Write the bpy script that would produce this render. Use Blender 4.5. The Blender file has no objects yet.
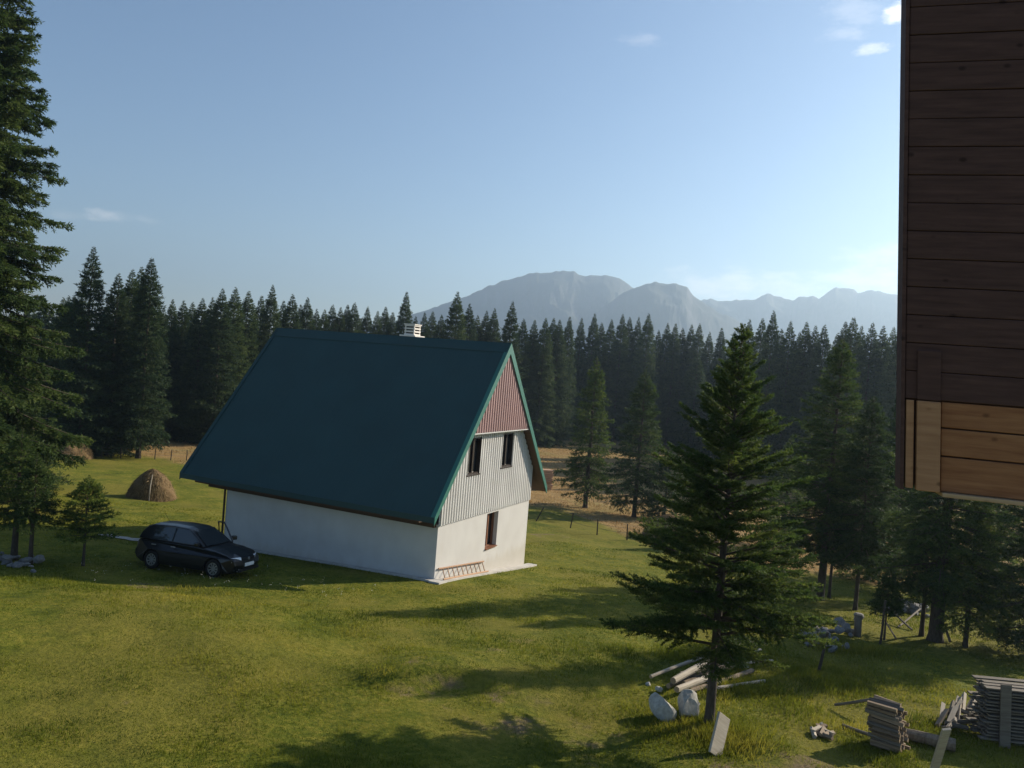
import bpy, bmesh, math, random
import numpy as np
from mathutils import Vector, Matrix
R = math.radians
random.seed(7)
scene = bpy.context.scene
col = scene.collection

# ------------------------------------------------------------------ camera
F_PX = 790.0
PITCH, ROLL, CAM_H = 1.231, 4.587, 8.356
cam_rot = Matrix.Rotation(R(90 - PITCH), 3, 'X') @ Matrix.Rotation(R(ROLL), 3, 'Z')
cam_d = bpy.data.cameras.new('camera')
cam_d.sensor_width = 36.0
cam_d.lens = F_PX / 1024 * 36.0
cam_d.clip_start = 0.1
cam_d.clip_end = 20000
cam = bpy.data.objects.new('camera', cam_d)
col.objects.link(cam)
cam.matrix_world = Matrix.Translation((0, 0, CAM_H)) @ cam_rot.to_4x4()
scene.camera = cam

# ------------------------------------------------------------------ light
SUN_AZ, SUN_EL = 32.0, 25.0            # azimuth measured from +X towards +Y
SUN_STRENGTH, SKY_STRENGTH, EXPOSURE = 5.0, 0.079, 0.72
HAZE_DENSITY = 3.0e-4
scene.view_settings.view_transform = 'Standard'
scene.view_settings.look = 'None'
scene.view_settings.gamma = 1.0
scene.view_settings.use_curve_mapping = False
scene.view_settings.exposure = EXPOSURE
sd = bpy.data.lights.new('sun', 'SUN')
sd.energy = SUN_STRENGTH
sd.angle = R(0.5)
sd.color = (1.0, 0.88, 0.70)
sun = bpy.data.objects.new('sun', sd)
col.objects.link(sun)
sdir = Vector((math.cos(R(SUN_EL)) * math.cos(R(SUN_AZ)), math.cos(R(SUN_EL)) * math.sin(R(SUN_AZ)), math.sin(R(SUN_EL))))
sun.rotation_euler = sdir.to_track_quat('Z', 'Y').to_euler()

CM = np.array(cam_rot)
def ray(px, py):
    d = CM @ np.array([(px - 512) / F_PX, -(py - 384) / F_PX, -1.0])
    return d / np.linalg.norm(d)

def make_world():
    w = bpy.data.worlds.new('World')
    scene.world = w
    w.use_nodes = True
    nt = w.node_tree
    nt.nodes.clear()
    N = nt.nodes.new
    L = nt.links.new
    out = N('ShaderNodeOutputWorld')
    bg = N('ShaderNodeBackground')
    bg.inputs['Strength'].default_value = SKY_STRENGTH
    sky = N('ShaderNodeTexSky')
    sky.sky_type = 'NISHITA'
    sky.sun_disc = False
    sky.sun_elevation = R(SUN_EL)
    sky.sun_rotation = R(90 - SUN_AZ)
    sky.altitude = 1400
    sky.air_density = 1.25
    sky.dust_density = 1.0
    sky.ozone_density = 2.8
    tc = N('ShaderNodeTexCoord')
    nz = N('ShaderNodeTexNoise')
    nz.inputs['Scale'].default_value = 22
    nz.inputs['Detail'].default_value = 7
    nz.inputs['Roughness'].default_value = 0.62
    mp = N('ShaderNodeMapping')
    mp.inputs['Scale'].default_value = (1, 1, 2.4)
    L(tc.outputs['Generated'], mp.inputs['Vector'])
    L(mp.outputs['Vector'], nz.inputs['Vector'])
    # clouds: direction in the sky, half width / half height (tangent), strength
    clouds = [(110, 217, .028, .0085, .30), (132, 219, .035, .007, .16), (66, 214, .02, .006, .14), (897, 12, .017, .011, .85), (876, 49, .026, .007, .45),
              (842, 34, .03, .010, .16), (855, 12, .04, .016, .14), (640, 40, .03, .010, .13),
              (740, 286, .095, .026, .36), (800, 288, .10, .024, .30), (868, 278, .09, .030, .34), (920, 272, .10, .04, .28), (690, 290, .06, .018, .22)]
    total = None
    for px, py, a, b, s in clouds:
        c = Vector(ray(px, py))
        r = c.cross(Vector((0, 0, 1))).normalized()
        u = r.cross(c).normalized()
        terms = []
        for ax, sc in ((r, a), (u, b)):
            dt = N('ShaderNodeVectorMath'); dt.operation = 'DOT_PRODUCT'
            L(tc.outputs['Generated'], dt.inputs[0])
            dt.inputs[1].default_value = ax / sc
            sq = N('ShaderNodeMath'); sq.operation = 'MULTIPLY'
            L(dt.outputs['Value'], sq.inputs[0]); L(dt.outputs['Value'], sq.inputs[1])
            terms.append(sq)
        dt = N('ShaderNodeVectorMath'); dt.operation = 'DOT_PRODUCT'
        L(tc.outputs['Generated'], dt.inputs[0]); dt.inputs[1].default_value = c
        fr = N('ShaderNodeMath'); fr.operation = 'GREATER_THAN'; fr.inputs[1].default_value = 0.3
        L(dt.outputs['Value'], fr.inputs[0])
        ad = N('ShaderNodeMath'); ad.operation = 'ADD'
        L(terms[0].outputs[0], ad.inputs[0]); L(terms[1].outputs[0], ad.inputs[1])
        # noise breaks the outline
        nm = N('ShaderNodeMath'); nm.operation = 'MULTIPLY_ADD'
        L(nz.outputs['Fac'], nm.inputs[0]); nm.inputs[1].default_value = -4.6; L(ad.outputs[0], nm.inputs[2])
        mr = N('ShaderNodeMapRange'); mr.interpolation_type = 'SMOOTHSTEP'
        L(nm.outputs[0], mr.inputs['Value'])
        mr.inputs['From Min'].default_value = -1.2
        mr.inputs['From Max'].default_value = -2.9
        mr.inputs['To Min'].default_value = 0
        mr.inputs['To Max'].default_value = s
        ml = N('ShaderNodeMath'); ml.operation = 'MULTIPLY'
        L(mr.outputs[0], ml.inputs[0]); L(fr.outputs[0], ml.inputs[1])
        if total is None:
            total = ml
        else:
            mx = N('ShaderNodeMath'); mx.operation = 'MAXIMUM'
            L(total.outputs[0], mx.inputs[0]); L(ml.outputs[0], mx.inputs[1])
            total = mx
    mix = N('ShaderNodeMix'); mix.data_type = 'RGBA'
    L(total.outputs[0], mix.inputs['Factor'])
    L(sky.outputs[0], mix.inputs['A'])
    mix.inputs['B'].default_value = (12.5, 11.8, 11.2, 1)
    L(mix.outputs['Result'], bg.inputs['Color'])
    L(bg.outputs[0], out.inputs[0])
make_world()

# ------------------------------------------------------------------ helpers
def tag(o, label=None, cat=None, group=None, kind=None):
    if label: o['label'] = label
    if cat: o['category'] = cat
    if group: o['group'] = group
    if kind: o['kind'] = kind
    return o

def empty(name, loc=(0, 0, 0), rz=0.0, parent=None):
    o = bpy.data.objects.new(name, None)
    o.empty_display_size = .2
    col.objects.link(o)
    o.location = loc
    o.rotation_euler = (0, 0, rz)
    o.parent = parent
    return o

def link(name, me, parent=None):
    o = bpy.data.objects.new(name, me)
    col.objects.link(o)
    o.parent = parent
    return o

def fast_mesh(name, V, F, mats, smooth=False, var=None, vattr=None):
    """F: (m,k) index array with constant k"""
    V = np.asarray(V, np.float32); F = np.asarray(F, np.int32)
    me = bpy.data.meshes.new(name)
    me.vertices.add(len(V)); me.vertices.foreach_set('co', V.ravel())
    m, k = F.shape
    me.loops.add(m * k); me.loops.foreach_set('vertex_index', F.ravel())
    me.polygons.add(m)
    me.polygons.foreach_set('loop_start', np.arange(0, m * k, k, dtype=np.int32))
    if smooth:
        me.polygons.foreach_set('use_smooth', np.ones(m, bool))
    for mt in mats: me.materials.append(mt)
    if var is not None:
        a = me.attributes.new('var', 'FLOAT', 'FACE'); a.data.foreach_set('value', np.asarray(var, np.float32))
    for nm, arr in (vattr or {}).items():
        a = me.attributes.new(nm, 'FLOAT', 'POINT'); a.data.foreach_set('value', np.asarray(arr, np.float32))
    me.update(calc_edges=True)
    me.validate()
    return me

class MB:
    """collects shapes that become ONE mesh object"""
    def __init__(s): s.v = []; s.f = []; s.m = []
    def add(s, vs, fs, m=0):
        b = len(s.v)
        s.v += [tuple(v) for v in vs]
        for f in fs:
            s.f.append([b + i for i in f]); s.m.append(m)
    def box(s, lo, hi, M=None, m=0):
        x0, y0, z0 = lo; x1, y1, z1 = hi
        vs = [Vector(p) for p in ((x0,y0,z0),(x1,y0,z0),(x1,y1,z0),(x0,y1,z0),(x0,y0,z1),(x1,y0,z1),(x1,y1,z1),(x0,y1,z1))]
        if M is not None: vs = [M @ v for v in vs]
        s.add(vs, [(0,3,2,1),(4,5,6,7),(0,1,5,4),(1,2,6,5),(2,3,7,6),(3,0,4,7)], m)
    def hexa(s, b, t, m=0):
        s.add(list(b) + list(t), [(0,3,2,1),(4,5,6,7),(0,1,5,4),(1,2,6,5),(2,3,7,6),(3,0,4,7)], m)
    def tube(s, pts, rad, n=8, m=0, mend=None, jit=0.0, rng=random):
        pts = [Vector(p) for p in pts]
        if not hasattr(rad, '__len__'): rad = [rad] * len(pts)
        jr = [1 + rng.uniform(-jit, jit) for _ in range(n)]
        vs = []
        for i, p in enumerate(pts):
            d = (pts[min(i + 1, len(pts) - 1)] - pts[max(i - 1, 0)]).normalized()
            a = d.cross(Vector((0, 0, 1)) if abs(d.z) < .9 else Vector((1, 0, 0))).normalized()
            b = d.cross(a)
            for k in range(n):
                t = 2 * math.pi * k / n
                vs.append(p + (a * math.cos(t) + b * math.sin(t)) * rad[i] * jr[k])
        fs = []
        for i in range(len(pts) - 1):
            for k in range(n):
                k2 = (k + 1) % n
                fs.append((i*n+k, i*n+k2, (i+1)*n+k2, (i+1)*n+k))
        s.add(vs, fs, m)
        q = len(pts) - 1
        me = m if mend is None else mend
        b0 = len(s.v) - len(vs)
        s.f.append([b0 + k for k in range(n)][::-1]); s.m.append(me)
        s.f.append([b0 + q*n + k for k in range(n)]); s.m.append(me)
    def mesh(s, name, mats, smooth=False, bevel=0.0):
        me = bpy.data.meshes.new(name)
        me.from_pydata(s.v, [], s.f)
        for mt in (mats if isinstance(mats, (list, tuple)) else [mats]): me.materials.append(mt)
        me.polygons.foreach_set('material_index', s.m)
        bm = bmesh.new(); bm.from_mesh(me)
        bmesh.ops.recalc_face_normals(bm, faces=bm.faces)
        if bevel:
            ed = [e for e in bm.edges if len(e.link_faces) == 2 and e.calc_face_angle(0) > R(28)]
            bmesh.ops.bevel(bm, geom=ed, offset=bevel, segments=2, affect='EDGES', profile=.5, clamp_overlap=True)
        bm.to_mesh(me); bm.free()
        if smooth: me.polygons.foreach_set('use_smooth', [True] * len(me.polygons))
        me.update()
        return me
    def build(s, name, mats, parent=None, smooth=False, bevel=0.0):
        return link(name, s.mesh(name, mats, smooth, bevel), parent)

# ------------------------------------------------------------------ materials
class NB:
    def __init__(s, name):
        s.mat = bpy.data.materials.new(name); s.mat.use_nodes = True
        s.nt = s.mat.node_tree; s.b = s.nt.nodes['Principled BSDF']; s.out = s.nt.nodes['Material Output']
        s.b.inputs['Specular IOR Level'].default_value = .25
    def n(s, t, **kw):
        nd = s.nt.nodes.new(t)
        for k, v in kw.items(): setattr(nd, k, v)
        return nd
    def l(s, a, b): s.nt.links.new(a, b)
    def coords(s, kind='Object', scale=(1, 1, 1), rot=(0, 0, 0)):
        tc = s.n('ShaderNodeTexCoord'); mp = s.n('ShaderNodeMapping')
        mp.inputs['Scale'].default_value = scale; mp.inputs['Rotation'].default_value = rot
        s.l(tc.outputs[kind], mp.inputs['Vector'])
        return mp.outputs['Vector']
    def pos(s, scale=(1, 1, 1)):
        g = s.n('ShaderNodeNewGeometry'); mp = s.n('ShaderNodeMapping'); mp.inputs['Scale'].default_value = scale
        s.l(g.outputs['Position'], mp.inputs['Vector'])
        return mp.outputs['Vector']
    def noise(s, vec, scale, detail=4, rough=.55):
        t = s.n('ShaderNodeTexNoise'); t.inputs['Scale'].default_value = scale
        t.inputs['Detail'].default_value = detail; t.inputs['Roughness'].default_value = rough
        s.l(vec, t.inputs['Vector'])
        return t.outputs['Fac']
    def ramp(s, fac, stops):
        r = s.n('ShaderNodeValToRGB')
        e = r.color_ramp.elements
        while len(e) < len(stops): e.new(.5)
        for el, (p, c) in zip(e, stops):
            el.position = p; el.color = (*c, 1)
        s.l(fac, r.inputs['Fac'])
        return r.outputs['Color']
    def mix(s, fac, a, b, blend='MIX'):
        m = s.n('ShaderNodeMix'); m.data_type = 'RGBA'; m.blend_type = blend
        for v, i in ((fac, 'Factor'), (a, 'A'), (b, 'B')):
            if isinstance(v, (int, float)): m.inputs[i].default_value = v
            elif isinstance(v, tuple): m.inputs[i].default_value = (*v, 1)
            else: s.l(v, m.inputs[i])
        return m.outputs['Result']
    def attr(s, name):
        a = s.n('ShaderNodeAttribute'); a.attribute_name = name
        return a.outputs['Fac']
    def math(s, op, a, b=None):
        m = s.n('ShaderNodeMath'); m.operation = op
        for i, v in enumerate((a, b)):
            if v is None: continue
            if isinstance(v, (int, float)): m.inputs[i].default_value = v
            else: s.l(v, m.inputs[i])
        return m.outputs[0]
    def rng(s, v, a, b, c=0, d=1):
        m = s.n('ShaderNodeMapRange'); m.interpolation_type = 'SMOOTHSTEP'
        s.l(v, m.inputs['Value'])
        for k, x in zip(('From Min', 'From Max', 'To Min', 'To Max'), (a, b, c, d)): m.inputs[k].default_value = x
        return m.outputs[0]
    def color(s, c):
        if isinstance(c, tuple): s.b.inputs['Base Color'].default_value = (*c, 1)
        else: s.l(c, s.b.inputs['Base Color'])
    def bump(s, h, strength=.3, dist=.02):
        b = s.n('ShaderNodeBump'); b.inputs['Strength'].default_value = strength; b.inputs['Distance'].default_value = dist
        s.l(h, b.inputs['Height']); s.l(b.outputs[0], s.b.inputs['Normal'])
    def translucent(s, colr, amount):
        t = s.n('ShaderNodeBsdfTranslucent'); m = s.n('ShaderNodeMixShader'); m.inputs[0].default_value = amount
        if isinstance(colr, tuple): t.inputs['Color'].default_value = (*colr, 1)
        else: s.l(colr, t.inputs['Color'])
        s.l(s.b.outputs[0], m.inputs[1]); s.l(t.outputs[0], m.inputs[2]); s.l(m.outputs[0], s.out.inputs['Surface'])
    def rough(s, v): s.b.inputs['Roughness'].default_value = v; return s

MT = {}
def plain(name, c, rough=.6, spec=.3, metal=0, var=.12, scale=4):
    k = NB(name)
    v = k.noise(k.coords('Object'), scale, 6)
    lo = tuple(x * (1 - var) for x in c); hi = tuple(min(1, x * (1 + var)) for x in c)
    k.color(k.ramp(v, [(.3, lo), (.7, hi)])); k.rough(rough)
    k.b.inputs['Specular IOR Level'].default_value = spec; k.b.inputs['Metallic'].default_value = metal
    MT[name] = k.mat
    return k.mat

def foliage(name, dark, mid, light, trans=.25):
    k = NB(name)
    v = k.attr('var')
    c = k.ramp(v, [(0.0, dark), (.5, mid), (1.0, light)])
    oi = k.n('ShaderNodeObjectInfo')
    c = k.mix(k.math('MULTIPLY', oi.outputs['Random'], .65), c, tuple(x * f for x, f in zip(dark, (.8, .9, 1.1))))
    k.color(c); k.rough(.65)
    k.b.inputs['Specular IOR Level'].default_value = .2
    k.translucent(c, trans)
    MT[name] = k.mat
foliage('spruce_needles', (.024, .045, .014), (.064, .106, .025), (.155, .195, .042), .42)
foliage('young_needles', (.032, .060, .015), (.105, .155, .030), (.250, .285, .052), .50)
foliage('forest_needles', (.022, .042, .018), (.055, .090, .030), (.130, .168, .050), .36)

def bark(name, a, b):
    k = NB(name); vec = k.coords('Object', (6, 6, 1.5))
    v = k.noise(vec, 3, 8, .7)
    k.color(k.ramp(v, [(.3, a), (.7, b)])); k.rough(.9); k.bump(v, .6, .03)
    MT[name] = k.mat
bark('bark', (.035, .026, .020), (.10, .080, .062))
bark('log_bark', (.10, .075, .05), (.28, .22, .16))

def timber(name, a, b, rot=(0, 0, 0), stretch=(1.2, 14, 14), rough=.75):
    k = NB(name); vec = k.coords('Object', stretch, rot)
    v = k.noise(vec, 2.2, 8, .6)
    oi = k.n('ShaderNodeObjectInfo')
    c = k.ramp(v, [(.28, a), (.5, tuple((x + y) / 2 for x, y in zip(a, b))), (.72, b)])
    c = k.mix(k.math('MULTIPLY', oi.outputs['Random'], .55), c, tuple(x * .55 for x in a))
    k.color(c); k.rough(rough); k.bump(v, .25, .01)
    MT[name] = k.mat
timber('grey_timber', (.105, .085, .066), (.26, .225, .18))
timber('fresh_timber', (.42, .30, .18), (.62, .49, .33))
timber('pale_timber', (.34, .29, .225), (.52, .46, .37))
timber('split_wood', (.15, .105, .07), (.34, .25, .165))
timber('end_grain', (.30, .21, .13), (.48, .36, .23), stretch=(20, 20, 20))
timber('brown_timber', (.075, .045, .028), (.14, .085, .05))
timber('red_timber', (.42, .25, .15), (.58, .38, .25))
plain('rock', (.19, .185, .18), .9, .2, var=.3, scale=5)
plain('pale_rock', (.40, .385, .35), .9, .2, var=.25, scale=5)
plain('concrete', (.48, .46, .43), .9, .2, var=.15, scale=3)
plain('gravel', (.40, .37, .33), .95, .2, var=.35, scale=14)
plain('chimney_render', (.72, .68, .63), .85, .2, var=.08)
plain('chimney_slot', (.05, .045, .04), .9, .1)
plain('wire', (.20, .19, .18), .5, .4, metal=.6)
plain('dark_frame', (.030, .019, .014), .5, .35)
plain('brown_frame', (.20, .085, .045), .5, .35)
plain('car_paint', (.005, .006, .009), .28, .4, var=.05)
MT['car_paint'].node_tree.nodes['Principled BSDF'].inputs['Coat Weight'].default_value = .25
plain('car_trim', (.012, .012, .013), .6, .3)
plain('tyre_rubber', (.012, .012, .012), .85, .2)
plain('rim_alloy', (.30, .31, .33), .35, .5, metal=.8)
plain('lamp_glass', (.75, .78, .82), .08, .8, var=.03)
plain('plate_white', (.75, .76, .78), .5, .3, var=.03)
plain('flower_white', (.60, .59, .50), .8, .1)
def glass_dark(name, c=(.012, .015, .018)):
    k = NB(name); k.color(c); k.rough(.06); k.b.inputs['Specular IOR Level'].default_value = .7
    MT[name] = k.mat
glass_dark('pane_glass'); glass_dark('car_glass', (.02, .025, .03))

def m_render():
    k = NB('white_render')
    p = k.coords('Object')
    v = k.noise(p, 1.2, 6); w = k.noise(p, 30, 3)
    g = k.noise(k.coords('Object', (1.2, 1.2, .22)), 3, 6)      # rain streaks
    c = k.ramp(v, [(.3, (.51, .50, .49)), (.7, (.57, .565, .555))])
    sp = k.n('ShaderNodeSeparateXYZ'); k.l(p, sp.inputs[0])
    low = k.rng(k.math('ADD', sp.outputs['Z'], k.math('MULTIPLY', g, .9)), .15, .62, 1, 0)   # splash dirt with its own edge
    c = k.mix(k.math('MULTIPLY', low, .45), c, (.42, .38, .31))
    c = k.mix(k.math('MULTIPLY', k.rng(g, .5, .78), .18), c, (.50, .47, .42))
    k.color(c); k.rough(.9); k.bump(w, .12, .01)
    MT['white_render'] = k.mat
m_render()

def m_metal(name, c, rough, var=.10, spec=.4, sheets=False):
    k = NB(name); p = k.coords('Object')
    v = k.noise(p, .6, 5); f = k.noise(k.coords('Object', (5, 5, .6)), 3, 5)
    cc = k.ramp(v, [(.3, tuple(x * (1 - var) for x in c)), (.7, tuple(x * (1 + var) for x in c))])
    cc = k.mix(k.math('MULTIPLY', k.rng(f, .5, .8), .22), cc, tuple(x * .75 + .03 for x in c))
    k.color(cc); k.rough(rough); k.b.inputs['Specular IOR Level'].default_value = spec
    MT[name] = k.mat
m_metal('roof_metal', (.014, .048, .050), .6)
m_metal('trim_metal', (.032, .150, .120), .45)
m_metal('white_cladding', (.58, .575, .565), .5)
m_metal('red_cladding', (.33, .205, .195), .5)

def m_cabin():
    # dark stained planks; board tint by object random, grain along the board
    for nm, a, b in (('stained_plank', (.056, .031, .027), (.118, .064, .054)), ('raw_plank', (.30, .150, .080), (.47, .265, .145)), ('raw_board', (.22, .090, .042), (.40, .195, .092)), ('pale_lip', (.38, .25, .14), (.52, .37, .23))):
        k = NB(nm); vec = k.coords('Object', (1.4, 18, 18))
        v = k.noise(vec, 2.5, 9, .62); w = k.noise(k.coords('Object', (3, 9, 9)), 3, 3)
        c = k.ramp(v, [(.28, a), (.72, b)])
        kn = k.n('ShaderNodeTexVoronoi'); kn.inputs['Scale'].default_value = 1.0
        k.l(k.coords('Object', (7, 11, 11)), kn.inputs['Vector'])
        knot = k.rng(kn.outputs['Distance'], .05, .16, 1, 0)
        c = k.mix(k.math('MULTIPLY', knot, .8), c, tuple(x * .35 for x in a))
        c = k.mix(k.math('MULTIPLY', w, .4), c, tuple(x * .8 for x in a))
        k.color(c); k.rough(.75); k.bump(v, .3, .004)
        k.b.inputs['Specular IOR Level'].default_value = .12
        MT[nm] = k.mat
m_cabin()

def m_hay():
    k = NB('hay'); p = k.coords('Object')
    v = k.noise(k.coords('Object', (3, 3, 9)), 3, 9, .7); w = k.noise(p, 1.3, 5)
    c = k.ramp(v, [(.25, (.085, .056, .026)), (.5, (.18, .12, .057)), (.8, (.29, .20, .10))])
    c = k.mix(k.math('MULTIPLY', w, .45), c, (.20, .125, .06))
    k.color(c); k.rough(.95); k.bump(v, .9, .12)
    MT['hay'] = k.mat
    k = NB('straw'); c = k.ramp(k.attr('var'), [(0, (.09, .06, .028)), (.5, (.19, .13, .062)), (1, (.32, .23, .115))]); k.color(c); k.rough(.9)
    k.translucent(c, .15); MT['straw'] = k.mat
m_hay()

def m_ground():
    k = NB('meadow_ground')
    p = k.pos()
    big = k.noise(p, .16, 5, .6); mid = k.noise(p, .75, 7, .68); fine = k.noise(p, 5.5, 7, .7)
    lawn = k.ramp(k.mix(.5, mid, fine), [(.36, (.040, .060, .007)), (.48, (.108, .124, .013)), (.60, (.205, .185, .028))])
    lawn = k.mix(k.math('MULTIPLY', k.rng(big, .45, .62), .6), lawn, (.185, .158, .030))
    st = k.noise(k.pos((.10, .6, 1)), 1.2, 5, .6)
    tan = k.ramp(k.mix(.5, fine, st), [(.3, (.185, .120, .050)), (.5, (.29, .190, .080)), (.7, (.39, .270, .115))])
    tan = k.mix(k.math('MULTIPLY', k.rng(big, .5, .62), .45), tan, (.22, .20, .07))
    dirt = k.ramp(k.mix(.6, fine, mid), [(.3, (.085, .060, .036)), (.7, (.215, .160, .098))])
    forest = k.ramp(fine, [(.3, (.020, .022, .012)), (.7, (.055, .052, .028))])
    c = k.mix(k.attr('dry'), lawn, tan)
    dm = k.rng(k.math('ADD', k.attr('dirt'), k.math('MULTIPLY', k.math('SUBTRACT', mid, .5), 2.6)), .45, .95)
    c = k.mix(dm, c, dirt)
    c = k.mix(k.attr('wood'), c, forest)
    k.color(c); k.rough(.95); k.b.inputs['Specular IOR Level'].default_value = .1
    k.bump(fine, .8, .10)
    MT['meadow_ground'] = k.mat
m_ground()

def m_blade(name, lo, mid, hi, tr):
    k = NB(name); c = k.ramp(k.attr('var'), [(0, lo), (.5, mid), (1, hi)]); k.color(c); k.rough(.7)
    k.b.inputs['Specular IOR Level'].default_value = .15
    k.translucent(c, tr); MT[name] = k.mat
m_blade('lawn_blade', (.058, .088, .009), (.165, .185, .017), (.38, .325, .048), .45)
m_blade('dry_blade', (.22, .142, .058), (.36, .24, .10), (.50, .355, .16), .4)

def m_mountain():
    k = NB('mountain_rock'); p = k.pos()
    v = k.noise(p, .006, 9, .65)
    g = k.n('ShaderNodeNewGeometry'); sp = k.n('ShaderNodeSeparateXYZ'); k.l(g.outputs['True Normal'], sp.inputs[0])
    sl = k.rng(sp.outputs['Z'], .55, .85)
    c = k.mix(sl, k.ramp(v, [(.3, (.045, .045, .048)), (.7, (.10, .10, .10))]), k.ramp(v, [(.35, (.018, .027, .018)), (.7, (.045, .048, .035))]))
    k.color(c); k.rough(.95); MT['mountain_rock'] = k.mat
m_mountain()

# ------------------------------------------------------------------ terrain
KY = [-160, 0, 12.5, 18.75, 23.75, 27, 30, 34.5, 37.75, 50, 75, 100, 150, 500, 900, 2000, 4300]
KZ = [1.7, 1.5, 1.25, .98, .50, .17, 0, -.61, -1.07, -2.19, -3.37, -3.87, -4.1, -4.1, -6, -10, -20]
_yy = np.arange(-160, 4301, .25)
_zz = np.interp(_yy, KY, KZ)
_k = np.exp(-.5 * (np.arange(-12, 13) / 4.0) ** 2); _k /= _k.sum()
_zz[12:-12] = np.convolve(_zz, _k, 'valid')
def sstep(a, b, x):
    t = np.clip((np.asarray(x, float) - a) / (b - a), 0, 1)
    return t * t * (3 - 2 * t)
def gz(x, y):
    x = np.asarray(x, float); y = np.asarray(y, float)
    z = np.interp(y, _yy, _zz) - .014 * np.clip(x + 2.4, -50, 50)
    near = sstep(120, 60, y)
    z = z + near * (.05 * np.sin(x * .9 + y * .35) * np.sin(y * .7 - x * .21) + .035 * np.sin(x * 1.9 + 1.3) * np.sin(y * 1.6 + x * .4)) * sstep(0, 3, np.hypot(x + 2, (y - 33)) - 7)
    # low bank in front of the car, and the small scar on the lawn
    z = z + .30 * sstep(-3.5, -7, x) * sstep(24.4, 22.3, y) * sstep(14, 20, y)
    z = z + .42 * np.exp(-((x + 1.2) / 1.7) ** 2) * sstep(17.45, 18.0, y + .25 * np.sin(x * 2.1)) * sstep(21.5, 18.3, y)
    return z
def at(px, py):
    d = ray(px, py); t = 15.0
    for _ in range(160):
        p = d * t
        t = .6 * t + .4 * float((gz(p[0], p[1]) - CAM_H) / d[2])
    p = d * t
    return Vector((p[0], p[1], float(gz(p[0], p[1]))))
def far(px, py, dist):
    d = ray(px, py); h = math.hypot(d[0], d[1])
    x, y = d[0] / h * dist, d[1] / h * dist
    return Vector((x, y, float(gz(x, y)))), CAM_H + d[2] / h * dist
def on(x, y, dz=0.0): return Vector((x, y, float(gz(x, y)) + dz))

BX = np.array([-600, -110, -60, -46, -36, -22, -6, 4, 7.3, 9.8, 15, 24, 40, 80, 600])
BY = np.array([70, 74, 77, 77, 75, 71, 67, 64, 60, 50.5, 45, 42, 40, 40, 40])
def dry_at(x, y):
    b = np.interp(x, BX, BY) + 1.1 * np.sin(x * .5) + .7 * np.sin(x * 1.37 + 1)
    return sstep(-1.6, 1.6, y - b)
DIRT = [(470, 678, 1.5, .75), (510, 672, 1.0, .5), (520, 700, .9, .8), (535, 730, 1.0, .8), (555, 715, .7, .5), (592, 742, .8, .8), (490, 650, .8, .6), (500, 640, .8, .5),
        (730, 768, 1.1, .85), (800, 768, 1.1, .8), (860, 764, .7, .5), (560, 765, .7, .5), (150, 585, .8, .6), (130, 700, .8, .35), (700, 760, .8, .7), (545, 535, 1.6, .7), (575, 540, 1.3, .5)]
DIRT_P = [(at(a, b), r, s) for a, b, r, s in DIRT]
def dirt_at(x, y):
    d = np.zeros_like(np.asarray(x, float))
    for p, r, s in DIRT_P:
        d = np.maximum(d, s * .8 * np.exp(-(((x - p.x) / (r * 1.5)) ** 2 + ((y - p.y) / r) ** 2)))
    return d
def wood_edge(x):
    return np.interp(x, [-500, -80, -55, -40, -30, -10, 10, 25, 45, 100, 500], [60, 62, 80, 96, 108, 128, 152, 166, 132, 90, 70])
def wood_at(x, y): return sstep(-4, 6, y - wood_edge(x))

def grid_axis(lo, hi, seg):
    out = [lo]
    while out[-1] < hi:
        out.append(out[-1] + seg(out[-1]))
    out[-1] = hi
    return np.array(out)
gx = grid_axis(-2600, 2600, lambda v: .28 if abs(v) < 26 else (1.2 if abs(v) < 60 else max(3, abs(v) * .12)))
gy = grid_axis(-150, 4200, lambda v: .28 if 8 < v < 44 else (1.0 if -8 < v < 130 else max(4, abs(v) * .1)))
X, Y = np.meshgrid(gx, gy)
Z = gz(X, Y)
nx, ny = len(gx), len(gy)
ii = (np.arange(ny - 1)[:, None] * nx + np.arange(nx - 1)[None]).ravel()
Fq = np.stack([ii, ii + 1, ii + nx + 1, ii + nx], 1)
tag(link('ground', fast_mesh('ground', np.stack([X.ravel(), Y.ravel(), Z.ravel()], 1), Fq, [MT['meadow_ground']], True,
    vattr=dict(dry=dry_at(X.ravel(), Y.ravel()), dirt=dirt_at(X.ravel(), Y.ravel()), wood=wood_at(X.ravel(), Y.ravel())))), kind='structure')

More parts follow.
